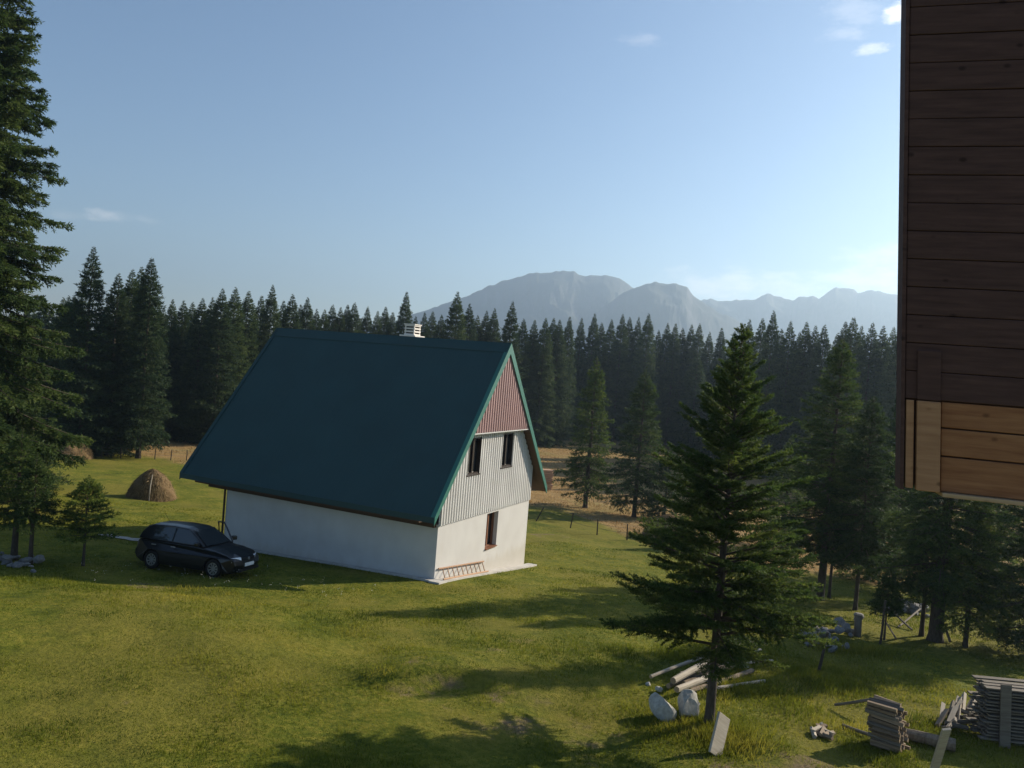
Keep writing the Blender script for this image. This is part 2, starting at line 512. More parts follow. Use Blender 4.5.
# ------------------------------------------------------------------ mountains
def vnoise(x, y, seed):
    rg = np.random.RandomState(seed)
    P = rg.rand(257, 257)
    xi = np.floor(x).astype(int); yi = np.floor(y).astype(int)
    fx = x - xi; fy = y - yi
    fx = fx * fx * (3 - 2 * fx); fy = fy * fy * (3 - 2 * fy)
    xi %= 256; yi %= 256
    return (P[xi, yi] * (1 - fx) + P[xi + 1, yi] * fx) * (1 - fy) + (P[xi, yi + 1] * (1 - fx) + P[xi + 1, yi + 1] * fx) * fy
def ridged(x, y, seed, oct=6):
    a = 1.0; s = 0; t = 0
    for o in range(oct):
        s = s + a * (1 - np.abs(2 * vnoise(x * 2 ** o, y * 2 ** o, seed + o) - 1)); t += a; a *= .5
    return s / t
def mountain(name, outline, dist, front, back, seed, rough=.16):
    """a massif with a crest at the given distance: slopes run down to the front and the back"""
    th = []; el = []
    for px, py in outline:
        d = ray(px, py); h = math.hypot(d[0], d[1]); th.append(math.atan2(d[0], d[1])); el.append(d[2] / h)
    T = np.linspace(th[0], th[-1], 420)
    crest = np.interp(T, th, el) * dist + CAM_H + 4 + (ridged(T * dist / 90.0 + 7, T * 0 + 2.5, seed + 70, 4) - .6) * dist * .0045
    rr = np.concatenate([np.linspace(-front, 0, 60), np.linspace(0, back, 26)[1:]])
    TT, RR = np.meshgrid(T, rr)
    CC = np.broadcast_to(crest, TT.shape)
    fall = np.where(RR < 0, np.clip(1 + RR / front, 0, 1) ** 1.35, np.clip(1 - RR / back, 0, 1) ** 1.2)
    nxs = TT * dist / 150.0 + RR / 600.0; nys = RR / 300.0
    nz = ridged(nxs + 5, nys + 9, seed) - .62
    H = (CC + 40) * fall - 40 + nz * rough * 2.2 * np.maximum(CC, 60) * (1 - fall ** 6) * np.clip(fall * 3, 0, 1)
    H = H + (vnoise(TT * dist / 14.0 + 50, RR * 0 + 3, seed + 40) - .5) * 5 * fall ** 14
    D = dist + RR
    V = np.stack([(np.sin(TT) * D).ravel(), (np.cos(TT) * D).ravel(), np.maximum(H, -38).ravel()], 1)
    n = len(T); q = (np.arange(len(rr) - 1)[:, None] * n + np.arange(n - 1)[None]).ravel()
    o = link(name, fast_mesh(name, V, np.stack([q, q + 1, q + n + 1, q + n], 1), [MT['mountain_rock']], True))
    return tag(o, kind='structure')
MAIN = [(330, 338), (380, 326), (420, 314), (439, 307), (464, 298), (482, 290), (514, 279), (532, 274), (557, 273), (573, 272), (582, 277), (607, 277), (620, 281), (629, 286), (640, 292), (660, 303), (685, 318), (715, 332), (760, 350)]
SHOULDER = [(560, 345), (590, 322), (606, 306), (620, 297), (636, 287), (651, 284), (676, 284.5), (687, 289), (692, 295), (699, 302), (712, 310), (735, 322), (770, 345)]
RANGE = [(600, 322), (640, 310), (680, 304), (699, 302.5), (709, 300.5), (721, 302.5), (735, 301), (745, 299.5), (755, 301), (761, 297), (767, 293.5), (771, 295), (775, 297), (787, 301), (793, 302.5), (799, 298), (806, 297.5), (813, 296.5), (819, 300.5),
         (826, 294.5), (836, 289), (845, 290), (853, 291), (858, 294), (865, 292), (872, 291), (880, 292), (889, 293.5), (900, 296), (925, 300), (955, 294), (985, 304), (1020, 300), (1060, 312), (1120, 330)]
mountain('mountain_range', RANGE, 3300, 1000, 500, 21, .13)
mountain('mountain_massif', MAIN, 2900, 1000, 500, 3, .12)
mountain('mountain_shoulder', SHOULDER, 2500, 800, 400, 11, .12)

# ------------------------------------------------------------------ haze
def m_haze():
    m = bpy.data.materials.new('haze'); m.use_nodes = True
    nt = m.node_tree; nt.nodes.clear()
    o = nt.nodes.new('ShaderNodeOutputMaterial'); v = nt.nodes.new('ShaderNodeVolumePrincipled')
    v.inputs['Color'].default_value = (.56, .76, 1.0, 1)
    v.inputs['Density'].default_value = HAZE_DENSITY
    v.inputs['Anisotropy'].default_value = .5
    nt.links.new(v.outputs[0], o.inputs['Volume'])
    return m
hb = MB(); hb.box((-2700, -170, -45), (2700, 4400, 420))
tag(hb.build('haze', m_haze()), kind='stuff')

# ------------------------------------------------------------------ spruces
def spruce_mesh(seed, H, Rad, zb, levels, nb, twig_sp, leaf_sp, ll, lw, needles, droop=.25, power=.85, twig_k=.40, upper=42, lower=-8, ragged=.22, trunk_r=None, jitter=1.0, lean=0.0, twigmax=1.2, limbs=True, sparse=0.0, tdz=(-.45, .10), tang_rng=(.70, 1.10), tip=.25):
    rg = np.random.RandomState(seed)
    # branches
    lev = zb + (H * .985 - zb) * (np.linspace(0, 1, levels) ** .80)
    hs, ph, Ls = [], [], []
    for i, h in enumerate(lev):
        t = (h - zb) / (H - zb)
        n = max(4, int(round(nb * (1 - .25 * t))) + rg.randint(-1, 2))
        p0 = rg.rand() * 6.28
        lr = 1 + rg.uniform(-ragged, ragged) * .6
        for k in range(n):
            if rg.rand() < sparse: continue
            hs.append(h + rg.uniform(-.5, .5) * jitter * (H - zb) / levels)
            ph.append(p0 + 6.283 * k / n + rg.uniform(-.35, .35))
            Ls.append(Rad * ((1 - t) ** power) * (.72 + .28 * min(1, t / .10 + .25)) * lr * (1 + rg.uniform(-ragged, ragged)) + .012 * H / 8)
    hs = np.array(hs); ph = np.array(ph); Ls = np.array(Ls)
    Ls = np.minimum(Ls, tip * (H - hs) + .03 * H / 8)
    tt = np.clip((hs - zb) / (H - zb), 0, 1)
    e0 = np.radians(lower + (upper - lower) * tt ** 1.3) + rg.normal(0, .09, len(hs))
    dr = droop * (1 - tt) * rg.uniform(.6, 1.3, len(hs))
    bdir = np.stack([np.cos(ph), np.sin(ph)], 1)
    side = np.stack([-np.sin(ph), np.cos(ph)], 1)
    bend = rg.normal(0, .10, len(hs))
    def bpt(i, s):
        L = Ls[i]
        r = L * s * np.cos(e0[i])
        z = hs[i] + L * (s * np.sin(e0[i]) - dr[i] * s ** 2 + .75 * dr[i] * s ** 3.2)
        off = L * bend[i] * s ** 2
        return np.stack([bdir[i, 0] * r + side[i, 0] * off, bdir[i, 1] * r + side[i, 1] * off, z], -1)
    # twigs
    K = np.maximum(9, np.ceil(Ls / twig_sp * 1.1).astype(int))
    bi = np.repeat(np.arange(len(hs)), K)
    s = rg.uniform(.10, 1.0, len(bi)) ** .85
    tipmask = np.zeros(len(bi), bool); tipmask[np.cumsum(K) - 1] = True
    s[tipmask] = .86
    org = bpt(bi, s)
    ahead = bpt(bi, np.minimum(s + .05, 1.08)); tang = ahead - org
    tang /= np.linalg.norm(tang, axis=1, keepdims=True) + 1e-9
    sd = np.where(rg.rand(len(bi)) < .5, -1.0, 1.0)
    lat = np.concatenate([side[bi] * sd[:, None], np.zeros((len(bi), 1))], 1)
    ang = rg.uniform(tang_rng[0], tang_rng[1], len(bi)); ang[tipmask] = 0
    td = tang * np.cos(ang)[:, None] + lat * np.sin(ang)[:, None]
    td[:, 2] += rg.uniform(tdz[0], tdz[1], len(bi)) * (1 - .6 * tt[bi])
    td /= np.linalg.norm(td, axis=1, keepdims=True)
    tl = np.minimum(twigmax, twig_k * Ls[bi] * (1.05 - s) ** .75 * rg.uniform(.6, 1.25, len(bi)) + ll * 1.2 * np.clip(Ls[bi] / (ll * 4), .2, 1.0))
    # needle clumps
    Mn = np.maximum(4, np.ceil(tl / leaf_sp).astype(int))
    ti = np.repeat(np.arange(len(bi)), Mn)
    u = rg.rand(len(ti))
    c = org[ti] + td[ti] * (tl[ti] * u)[:, None]
    c[:, 2] -= (tl[ti] * u ** 2) * .12
    rnd = rg.normal(0, 1, (len(ti), 3)); rnd /= np.linalg.norm(rnd, axis=1, keepdims=True)
    d = td[ti] * .75 + rnd * .62
    d /= np.linalg.norm(d, axis=1, keepdims=True)
    w = np.cross(d, rg.normal(0, 1, (len(ti), 3)) + np.array([0, 0, .9])); w /= np.linalg.norm(w, axis=1, keepdims=True) + 1e-9
    lsc = np.clip(Ls[bi][ti] / (ll * 2.7), .20, 1.0)
    l = ll * lsc * rg.uniform(.65, 1.35, len(ti)); wd = lw * np.sqrt(lsc) * rg.uniform(.7, 1.3, len(ti))
    p0 = c; p1 = c + d * (l * .45)[:, None] + w * (wd * .5)[:, None]; p2 = c + d * l[:, None]; p3 = c + d * (l * .45)[:, None] - w * (wd * .5)[:, None]
    # leader tip
    nt = 16
    zt = H * (1 - .09 * rg.rand(nt) ** .7); q0 = np.stack([np.zeros(nt), np.zeros(nt), zt], 1)
    dd = rg.normal(0, .55, (nt, 3)); dd[:, 2] = rg.uniform(1.4, 3.0, nt); dd /= np.linalg.norm(dd, axis=1, keepdims=True)
    ww = np.cross(dd, rg.normal(0, 1, (nt, 3))); ww /= np.linalg.norm(ww, axis=1, keepdims=True)
    p0 = np.concatenate([p0, q0]); p1 = np.concatenate([p1, q0 + dd * ll * .25 + ww * lw * .3]); p2 = np.concatenate([p2, q0 + dd * ll * .5]); p3 = np.concatenate([p3, q0 + dd * ll * .25 - ww * lw * .3])
    V = np.stack([p0, p1, p2, p3], 1).reshape(-1, 3)
    V[:, 0] += lean * (V[:, 2] / H) ** 2 * H
    F = np.arange(len(V)).reshape(-1, 4)
    bv = rg.rand(len(hs)); tv = rg.rand(len(bi))
    var = .38 * bv[bi][ti] + .34 * tv[ti] + .28 * rg.rand(len(ti))
    var = np.concatenate([var, np.full(nt, .6)])
    crown = fast_mesh('crown', V, F, [MT[needles]], False, var=np.clip((var - .5) * 1.35 + .5, 0, 1))
    # trunk and limbs
    tr = trunk_r or H * .013 + .02
    b = MB()
    rs = random.Random(seed)
    zs = [-.35, 0, .25, H * .2, H * .45, H * .7, H * .9, H]
    rr = [tr * 1.45, tr * 1.3, tr * 1.05, tr * .9, tr * .68, tr * .4, tr * .16, tr * .05]
    b.tube([(rs.uniform(-.01, .01) * H * .3 * min(1, z / H * 3) + lean * max(z, 0) ** 2 / H, rs.uniform(-.01, .01) * H * .3 * min(1, max(z, 0) / H * 3), z) for z in zs], rr, 9, jit=.08, rng=rs)
    if limbs:
        for i in range(len(hs)):
            idx = np.array([i] * 4); P = bpt(idx, np.array([0, .35, .7, .97]))
            P[:, 0] += lean * (np.maximum(P[:, 2], 0) / H) ** 2 * H
            r0 = max(.006, .012 * Ls[i] + .004)
            b.tube(P.tolist(), [r0, r0 * .75, r0 * .45, r0 * .15], 4)
        # dead stubs below the crown
        for _ in range(int(zb * 5)):
            z = rs.uniform(.25 * zb, zb); a = rs.uniform(0, 6.28); L = rs.uniform(.12, .5) * max(.6, Rad * .35)
            b.tube([(0, 0, z), (math.cos(a) * L, math.sin(a) * L, z + rs.uniform(-.12, .06))], [.012, .005], 4)
    return crown, b.mesh('trunk', MT['bark'], smooth=True)

def place_tree(name, meshes, loc, label, cat='spruce', group=None, rz=0.0, sc=(1, 1, 1)):
    o = empty(name, loc, rz)
    o.scale = sc
    tag(o, label, cat, group)
    link('crown', meshes[0], o)
    link('trunk', meshes[1], o)
    return o

def hero(base, height, rad, zbf, label, seed, name='spruce_tree', needles='spruce_needles', dpx=None, rz=0.0, **kw):
    """own mesh; needle clumps sized for the distance it is seen from"""
    d = dpx or math.hypot(base.x, base.y)
    px = d / F_PX
    ll = max(.060, px * 2.7); lw = max(.014, px * .62)
    args = dict(levels=int(10 + height * 2.6), nb=7, twig_sp=max(.038, px * 2.1), leaf_sp=max(.008, px * .46), ll=ll, lw=lw, needles=needles, tip=.42)
    args.update(kw)
    m = spruce_mesh(seed, height, rad, zbf * height, **args)
    return place_tree(name, m, base, label, 'spruce', None, rz)

def px_h(base, npx):
    """height of npx picture pixels at the distance of base"""
    c = CM.T @ np.array([base.x, base.y, base.z - CAM_H])
    u, v = 512 + F_PX * c[0] / -c[2], 384 - F_PX * c[1] / -c[2]
    d = ray(u + .08 * npx, v - npx)
    return CAM_H + d[2] / math.hypot(d[0], d[1]) * math.hypot(base.x, base.y) - base.z

# foreground young spruce with sparse upper branches
b = at(709, 725)
hero(b, px_h(b, 402), 2.2, .20, 'young spruce with sparse upward branches standing alone beside the log pile', 101, needles='young_needles',
     levels=42, nb=7, power=.80, upper=52, lower=6, droop=.10, ragged=.36, tip=.50, twig_k=.34, jitter=2.0, sparse=.08, tdz=(-.12, .40), tang_rng=(.5, .95), twig_sp=.036, leaf_sp=.0075, ll=.062, lw=.0165, trunk_r=.105)
b = at(727, 668)
hero(b, px_h(b, 66), .75, .22, 'knee-high spruce sapling hidden behind the lone young spruce at the log pile', 102, needles='young_needles', levels=14)
# giant at the left edge
b, zt = far(-48, 492, 47.0)
hero(b, 35.0, 5.4, .07, 'giant spruce with drooping layered branches cut by the left picture edge', 103, levels=50, nb=13, power=.95, droop=.34, lower=-18, upper=36, ragged=.22,
     twig_k=.34, jitter=.7, tdz=(-.75, .04), twig_sp=.085, leaf_sp=.024, ll=.19, lw=.055, tip=.30, trunk_r=.42, twigmax=1.0)
# small trees at the left
b = at(14, 560)
hero(b, px_h(b, 132), 1.55, .36, 'small spruce with bare lower trunk, left one of the pair at the stone heap', 104, trunk_r=.11, power=.6, ragged=.3)
b = at(30, 565)
hero(b, px_h(b, 112), 1.1, .42, 'small slim-trunked spruce, right one of the pair at the stone heap', 105, trunk_r=.075, power=.6, ragged=.3)
b = at(83, 566)
hero(b, px_h(b, 90), 1.15, .34, 'shoulder-high bushy spruce between the pair of bare-trunked spruces and the car', 106, needles='young_needles', tip=.62, levels=15, power=.75, upper=45, lower=6, tdz=(-.1, .35), ragged=.3, trunk_r=.05)
# sunlit spruces between the giant and the forest
b, zt = far(74, 296, 88); hero(b, zt - b.z, 4.6, .03, 'sunlit broad spruce rising behind the giant beside the far haystack', 107, levels=42)
b, zt = far(22, 330, 58); hero(b, zt - b.z, 3.0, .03, 'sunlit spruce half hidden by the giant at the left edge', 108, levels=38)
b, zt = far(108, 398, 86); hero(b, zt - b.z, 2.9, .01, 'low bushy spruce right of the far haystack', 109, levels=22, power=.6)
b, zt = far(84, 372, 90); hero(b, zt - b.z, 2.2, .01, 'narrow spruce rising straight behind the far haystack', 119, levels=26)
# two lone trees in the dry meadow and their companion
b = at(585, 508); hero(b, px_h(b, 152), 2.35, .12, 'slim dark spruce in the tan meadow, nearer to the house', 110, levels=32)
b = at(634, 517); hero(b, px_h(b, 150), 2.75, .10, 'broad dark double-trunked spruce in the tan meadow', 111, levels=32)
b = at(664, 519); hero(b, px_h(b, 72), 2.0, .06, 'short spruce in the tan meadow behind the dark haystack', 112, levels=20, power=.7)
# grove at the right
RT = [  # base px, py, height px, crown radius m, crown base fraction, trunk radius, label
    (820, 600, 262, 2.25, .20, .17, 'tall sunlit spruce with thick bare trunk behind the stone pile', 121),
    (829, 598, 150, 1.2, .30, .07, 'thin-trunked spruce close against the tall sunlit spruce', 122),
    (855, 610, 215, 1.8, .24, .09, 'medium spruce with slim straight trunk right of the stone pile', 123),
    (893, 590, 215, 1.9, .16, .11, 'spruce at the back of the grove left of the wood rubbish heap', 124),
    (908, 587, 240, 1.8, .18, .10, 'spruce at the back of the grove right behind the wood rubbish heap', 125),
    (935, 641, 300, 2.15, .20, .24, 'thick-trunked spruce with a board leaning at its foot', 126),
    (921, 636, 130, 1.1, .34, .08, 'thin spruce stem beside the thick trunk in the grove', 127),
    (965, 647, 150, 1.35, .20, .08, 'low-branched spruce right of the thick trunk on sunny grass', 128),
    (1034, 655, 250, 2.1, .07, .14, 'spruce with low sweeping branches at the right picture edge', 129),
    (990, 600, 190, 2.1, .08, .14, 'sunlit spruce under the wooden parapet at the back of the grove', 130),
    (884, 640, 74, .55, .42, .035, 'tiny spindly spruce with bare stem in front of the grove', 131),
    (868, 580, 120, 2.0, .06, .12, 'bushy spruce behind the slim trunks at the left of the grove', 132),
    (782, 548, 112, 1.9, .06, .12, 'bushy spruce behind the lone young spruce at the edge of the dry meadow', 133)]
for px, py, hp, rad, zbf, tr, lab, sd in RT:
    b = at(px, py)
    hero(b, px_h(b, hp), rad, zbf, lab, sd, trunk_r=tr, levels=int(14 + hp / 9), power=.72, ragged=.3, upper=40, needles='young_needles' if sd in (121, 130, 128) else 'spruce_needles')  # sunlit grove spruces get the lighter needles, sunlight painted into their colour

# forest ---------------------------------------------------------------
FV = [spruce_mesh(200 + i, 20.0, [3.1, 2.7, 3.5, 2.4, 3.0, 2.8][i], [1.0, 1.6, .8, 2.0, 1.2, .8][i], 62, 8, .17, .062, .27, .072, 'forest_needles', droop=.26, tdz=(-.55, .15), power=[.68, .62, .74, .66, .62, .72][i],
                  ragged=.25, jitter=.8, limbs=False, upper=38, lower=-14, trunk_r=.24) for i in range(6)]
rf = random.Random(5)
def forest_tree(loc, height, label, group, wid=None, name='spruce_tree'):
    i = rf.randrange(6); s = height / 20.0
    w = (wid or rf.uniform(.82, 1.15)) * s ** .7
    return place_tree(name, FV[i], loc, label, 'spruce', group, rf.uniform(0, 6.28), (w, w, s))
SKY = [  # px, py of the top, distance, own label or None
    (94, 246, 80, 'tallest forest spruce left of the big roof, first of the skyline tops after the giant'), (119, 263, 82, None), (133, 266, 84, None), (142, 267, 88, None), (152, 257, 80, 'second tallest forest spruce left of the big roof'),
    (164, 298, 100, None), (173, 300, 104, None), (184, 297, 106, None), (193, 299, 110, None), (203, 287, 98, None), (213, 294, 104, None), (223, 290, 96, None), (236, 287, 99, None), (249, 287, 102, None), (262, 295, 108, None), (273, 286, 104, None), (284, 296, 112, None),
    (293, 293, 110, None), (301, 298, 116, None), (308, 297, 114, None), (317, 301, 120, None), (325, 301, 122, None), (333, 306, 126, None), (341, 305, 126, None), (348, 306, 128, None), (355, 303, 124, None), (362, 308, 130, None), (368, 306, 128, None), (378, 304, 126, None), (386, 306, 130, None),
    (393, 301, 124, None), (407, 291, 118, 'tall forest spruce rising right behind the chimney'), (416, 306, 130, None), (425, 303, 126, None), (433, 306, 130, None), (442, 306, 128, None), (458, 291, 116, 'tall forest spruce on the skyline between the chimney and the gable peak'), (470, 301, 122, None), (478, 306, 128, None), (487, 308, 130, None), (495, 307, 128, None),
    (513, 301, 112, 'dark forest spruce standing right above the gable peak'), (524, 312, 126, None), (535, 314, 130, None), (546, 313, 128, None), (554, 316, 134, None), (560, 315, 132, None), (570, 317, 136, None), (582, 314, 130, None), (595, 313, 130, None), (602, 315, 134, None), (612, 318, 138, None), (623, 315, 132, None), (630, 318, 136, None), (639, 318, 136, None),
    (649, 312, 128, None), (659, 322, 140, None), (668, 321, 138, None), (676, 320, 136, None), (683, 322, 140, None), (692, 323, 140, None), (700, 323, 138, None), (710, 322, 136, None), (722, 322, 134, None), (735, 321, 132, None), (750, 318, 128, None), (763, 318, 126, None), (774, 310, 118, 'tallest forest spruce right of the lone young spruce'), (782, 318, 124, None), (791, 313, 120, None),
    (800, 322, 124, None), (807, 322, 122, None), (816, 323, 122, None), (825, 320, 118, None), (838, 325, 120, None), (846, 322, 116, None), (854, 315, 112, None), (862, 323, 116, None), (873, 320, 112, None), (884, 324, 114, None), (894, 326, 112, None), (905, 318, 108, None)]
def sector(px):
    if px < 175: return 'forest spruce in the tall cluster between the giant and the big roof', 'forest trees in the tall left cluster'
    if px < 275: return 'forest spruce in the stretch left of the big roof edge', 'forest trees left of the roof'
    if px < 500: return 'forest spruce showing only above the long roof ridge', 'forest trees above the roof ridge'
    if px < 600: return 'forest spruce just right of the house gable', 'forest trees right of the gable'
    if px < 730: return 'forest spruce between the meadow trees and the lone young spruce', 'forest trees behind the tan meadow'
    return 'forest spruce behind the grove left of the wooden wall', 'forest trees behind the right grove'
count = 0
for px, py, d, lab in SKY:
    if 570 < px < 735: d += 24
    p, zt = far(px, py + (0 if lab else rf.uniform(-2, 3) if rf.random() < .62 else rf.uniform(3, 11)), d)
    l, g = sector(px)
    forest_tree(p, zt - p.z, lab or l, None if lab else g, wid=rf.uniform(.85, 1.1)); count += 1
placed = []
tries = 0
while count < 292 and tries < 6000:
    tries += 1
    px = rf.uniform(60, 1010)
    d0 = ray(px, 350); th = math.atan2(d0[0], d0[1])
    depth = rf.random() ** 1.5 * 50
    # walk along the bearing to the forest edge
    dist = 40.0
    while dist * math.cos(th) < wood_edge(dist * math.sin(th)) - 8 and dist < 220: dist += 1
    dist += depth
    x, y = math.sin(th) * dist, math.cos(th) * dist
    if any((x - a) ** 2 + (y - c) ** 2 < 2.6 ** 2 for a, c in placed): continue
    placed.append((x, y))
    if 40 < px < 0: continue
    hmax = CAM_H + dist * (.046 if px < 300 else .052 if px < 700 else .075) - float(gz(x, y))
    h = rf.uniform(.66, .97) * min(hmax, 20.5) if depth > 6 else rf.uniform(.45, .97) * min(hmax, 20)
    l, g = sector(px)
    forest_tree(on(x, y, -.1), h, l, g); count += 1
# the wood beyond: one mass
def far_forest():
    base = spruce_mesh(300, 17.0, 2.9, .8, 26, 6, .75, .5, 1.15, .5, 'forest_needles', limbs=False, ragged=.3)
    me = base[0]
    n = len(me.vertices); V0 = np.empty(n * 3, np.float32); me.vertices.foreach_get('co', V0); V0 = V0.reshape(-1, 3)
    va = np.empty(len(me.polygons), np.float32); me.attributes['var'].data.foreach_get('value', va)
    rg = np.random.RandomState(9)
    Vs = []; vs = []; k = 0
    while k < 620:
        th = rg.uniform(-.70, .74); dist = 150 + rg.rand() ** 1.2 * 300
        x, y = math.sin(th) * dist, math.cos(th) * dist
        if y < wood_edge(x) + 14: continue
        hs = rg.uniform(.66, 1.0) * (1.02 if th < .2 else 1.12); a = rg.uniform(0, 6.28); w = rg.uniform(.85, 1.2)
        c, s = math.cos(a) * w, math.sin(a) * w
        V = np.stack([V0[:, 0] * c - V0[:, 1] * s + x, V0[:, 0] * s + V0[:, 1] * c + y, V0[:, 2] * hs + float(gz(x, y))], 1)
        Vs.append(V); vs.append(np.clip(va * rg.uniform(.6, 1.2), 0, 1)); k += 1
    V = np.concatenate(Vs); F = np.arange(len(V)).reshape(-1, 4)
    tag(link('far_forest', fast_mesh('far_forest', V, F, [MT['forest_needles']], var=np.concatenate(vs))), 'dark mass of spruce forest behind the front row of trees', 'forest', None, 'stuff')
far_forest()

# ------------------------------------------------------------------ house
def house():
    yaw = R(-24.977)
    NX, NY = -2.37, 30.0
    root = empty('gabled_cottage', (NX, NY, 0), yaw)
    tag(root, 'white cottage with very steep dark green metal roof and green verge trim', 'house')
    # local axes: x = along the ridge towards the lit gable (u), y = from the near long wall to the back (v)
    L, W, RZ, RE = 10.71, 8.594, 9.312, 2.609
    OG, OE, OG2 = .415, 1.071, 1.695
    HW = W / 2
    slope = (RZ - RE) / (HW + OE)
    def roofz(v): return RZ - slope * abs(v - HW)
    ZC = 2.13                     # line where cladding starts
    TH = .16                      # roof thickness measured vertically
    def gz_in(v): return roofz(v) - TH * 1.9
    # walls: four slabs 0.3 thick; gable wall with a window opening
    T = .30; ZB = -1.55
    w = MB()
    ws = (4.17, 5.28, .42, 1.98)     # window v0,v1,z0,z1
    w.box((-L, 0, ZB), (-T, T, 2.55))                         # long near wall
    w.box((-L, W - T, ZB), (-T, W, 2.55))                     # long back wall
    w.box((-L, T, ZB), (-L + T, W - T, ZC))                   # far gable
    w.box((-T, 0, ZB), (0, ws[0], ZC)); w.box((-T, ws[1], ZB), (0, W, ZC))
    w.box((-T, ws[0], ZB), (0, ws[1], ws[2])); w.box((-T, ws[0], ws[3]), (0, ws[1], ZC))
    w.build('wall', MT['white_render'], root)
    # far upper gable
    fg = MB(); pf = [(-L + .05, .0, ZC + .003), (-L + .05, W, ZC + .003), (-L + .05, W, gz_in(W)), (-L + .05, HW, gz_in(HW)), (-L + .05, 0, gz_in(0))]
    fg.add(pf + [(x + .12, y, z) for x, y, z in pf], [(0,1,2,3,4), (9,8,7,6,5)] + [(i, (i+1) % 5, 5+(i+1) % 5, 5+i) for i in range(5)])
    fg.build('rear_gable_cladding', MT['white_cladding'], root)
    # corrugated cladding (real ribs), with the two window openings
    def corrugated(x, v0, v1, zlo, zhi, pitch=.205, depth=.055, gaps=()):
        prof = [(0, 0), (.30, 0), (.42, 1), (.88, 1), (1.0, 0)]
        vs = []
        n = int((v1 - v0) / pitch) + 1
        for i in range(n):
            for a, d in prof[:-1]:
                v = v0 + (i + a) * pitch
                if v <= v1: vs.append((v, d))
        for g in gaps: vs += [(g[0], 1), (g[1], 1)]
        vs += [(v1, 0)]
        vs.sort()
        m = MB()
        for (va, da), (vb, db) in zip(vs[:-1], vs[1:]):
            if vb - va < 1e-4: continue
            cuts = [(zlo, None)]
            mid = (va + vb) / 2
            spans = [(zlo, None)]
            hole = [g for g in gaps if g[0] - 1e-4 <= mid <= g[1] + 1e-4]
            rngs = [(zlo, hole[0][2]), (hole[0][3], None)] if hole else [(zlo, None)]
            for a, bz in rngs:
                za = zb_ = bz
                if bz is None: za, zb_ = zhi(va), zhi(vb)
                if za <= a + .01 and zb_ <= a + .01: continue
                za = max(za, a); zb_ = max(zb_, a)
                m.add([(x + da * depth, va, a), (x + db * depth, vb, a), (x + db * depth, vb, zb_), (x + da * depth, va, za)], [(0, 1, 2, 3)], 1 if da + db < .5 else 0)
        return m
    wins = [(1.93, 2.98, 3.86, 5.36), (5.04, 6.12, 3.92, 5.42)]
    corrugated(.012, .0, W, ZC - .05, gz_in, gaps=wins).build('upper_cladding', [MT['white_cladding'], MT['white_cladding']], root)
    # backing wall behind the cladding, window reveals
    ups = MB(); pf = [(-.16, .0, 2.553), (-.16, W, 2.553), (-.16, W, gz_in(W)), (-.16, HW, gz_in(HW)), (-.16, 0, gz_in(0))]
    ups.add(pf + [(x - .1, y, z) for x, y, z in pf], [(0,1,2,3,4), (9,8,7,6,5)] + [(i, (i+1) % 5, 5+(i+1) % 5, 5+i) for i in range(5)])
    ups.build('backing_wall', MT['brown_timber'], root)
    for v0, v1, z0, z1 in wins:
        f = MB()
        for a in ((v0, v0 + .06, z0, z1), (v1 - .06, v1, z0, z1), (v0 + .06, v1 - .06, z0, z0 + .06), (v0 + .06, v1 - .06, z1 - .06, z1)):
            f.box((-.10, a[0], a[2]), (.028, a[1], a[3]))
        f.box((-.085, (v0 + v1) / 2 - .025, z0 + .06), (-.03, (v0 + v1) / 2 + .025, z1 - .06))
        wo = f.build('window', MT['dark_frame'], root)
        g = MB(); g.box((-.11, v0 + .06, z0 + .06), (-.09, v1 - .06, z1 - .06)); g.build('pane', MT['pane_glass'], wo)
        s = MB(); s.box((-.02, v0 - .05, z0 - .05), (.09, v1 + .05, z0 - .003)); s.build('sill', MT['dark_frame'], wo)
    v0, v1, z0, z1 = ws
    f = MB()
    for a in ((v0, v0 + .08, z0, z1), (v1 - .08, v1, z0, z1), (v0 + .08, v1 - .08, z0, z0 + .08), (v0 + .08, v1 - .08, z1 - .08, z1)):
        f.box((-.27, a[0] + .002, a[2] + .002), (-.19, a[1] - .002, a[3] - .002))
    f.box((-.26, (v0 + v1) / 2 - .05, z0 + .08), (-.20, (v0 + v1) / 2 + .05, z1 - .08))
    wo = f.build('window', MT['brown_frame'], root)
    g = MB(); g.box((-.285, v0 + .05, z0 + .05), (-.272, v1 - .05, z1 - .05)); g.build('pane', MT['pane_glass'], wo)
    s = MB(); s.box((-.185, v0 + .003, z0 + .002), (.07, v1 - .003, z0 + .045)); s.build('sill', MT['brown_frame'], wo)
    # roof: two slabs with thickness, shallow standing ribs
    def slab(sgn):
        m = MB()
        x0, x1 = -L - OG2, OG
        ve = -OE if sgn < 0 else W + OE
        b = [(x0, HW, RZ - TH), (x1, HW, RZ - TH), (x1, ve, RE - TH), (x0, ve, RE - TH)]
        t = [(x, y, z + TH) for x, y, z in b]
        m.hexa(b, t)
        n = 46
        for i in range(1, n):
            x = x0 + (x1 - x0) * i / n
            m.hexa([(x - .018, HW, RZ - .002), (x + .018, HW, RZ - .002), (x + .018, ve, RE - .002), (x - .018, ve, RE - .002)],
                   [(x - .010, HW, RZ + .006), (x + .010, HW, RZ + .006), (x + .010, ve, RE + .006), (x - .010, ve, RE + .006)])
        return m
    slab(-1).build('roof_slope', MT['roof_metal'], root); slab(1).build('roof_slope', MT['roof_metal'], root)
    rc = MB()
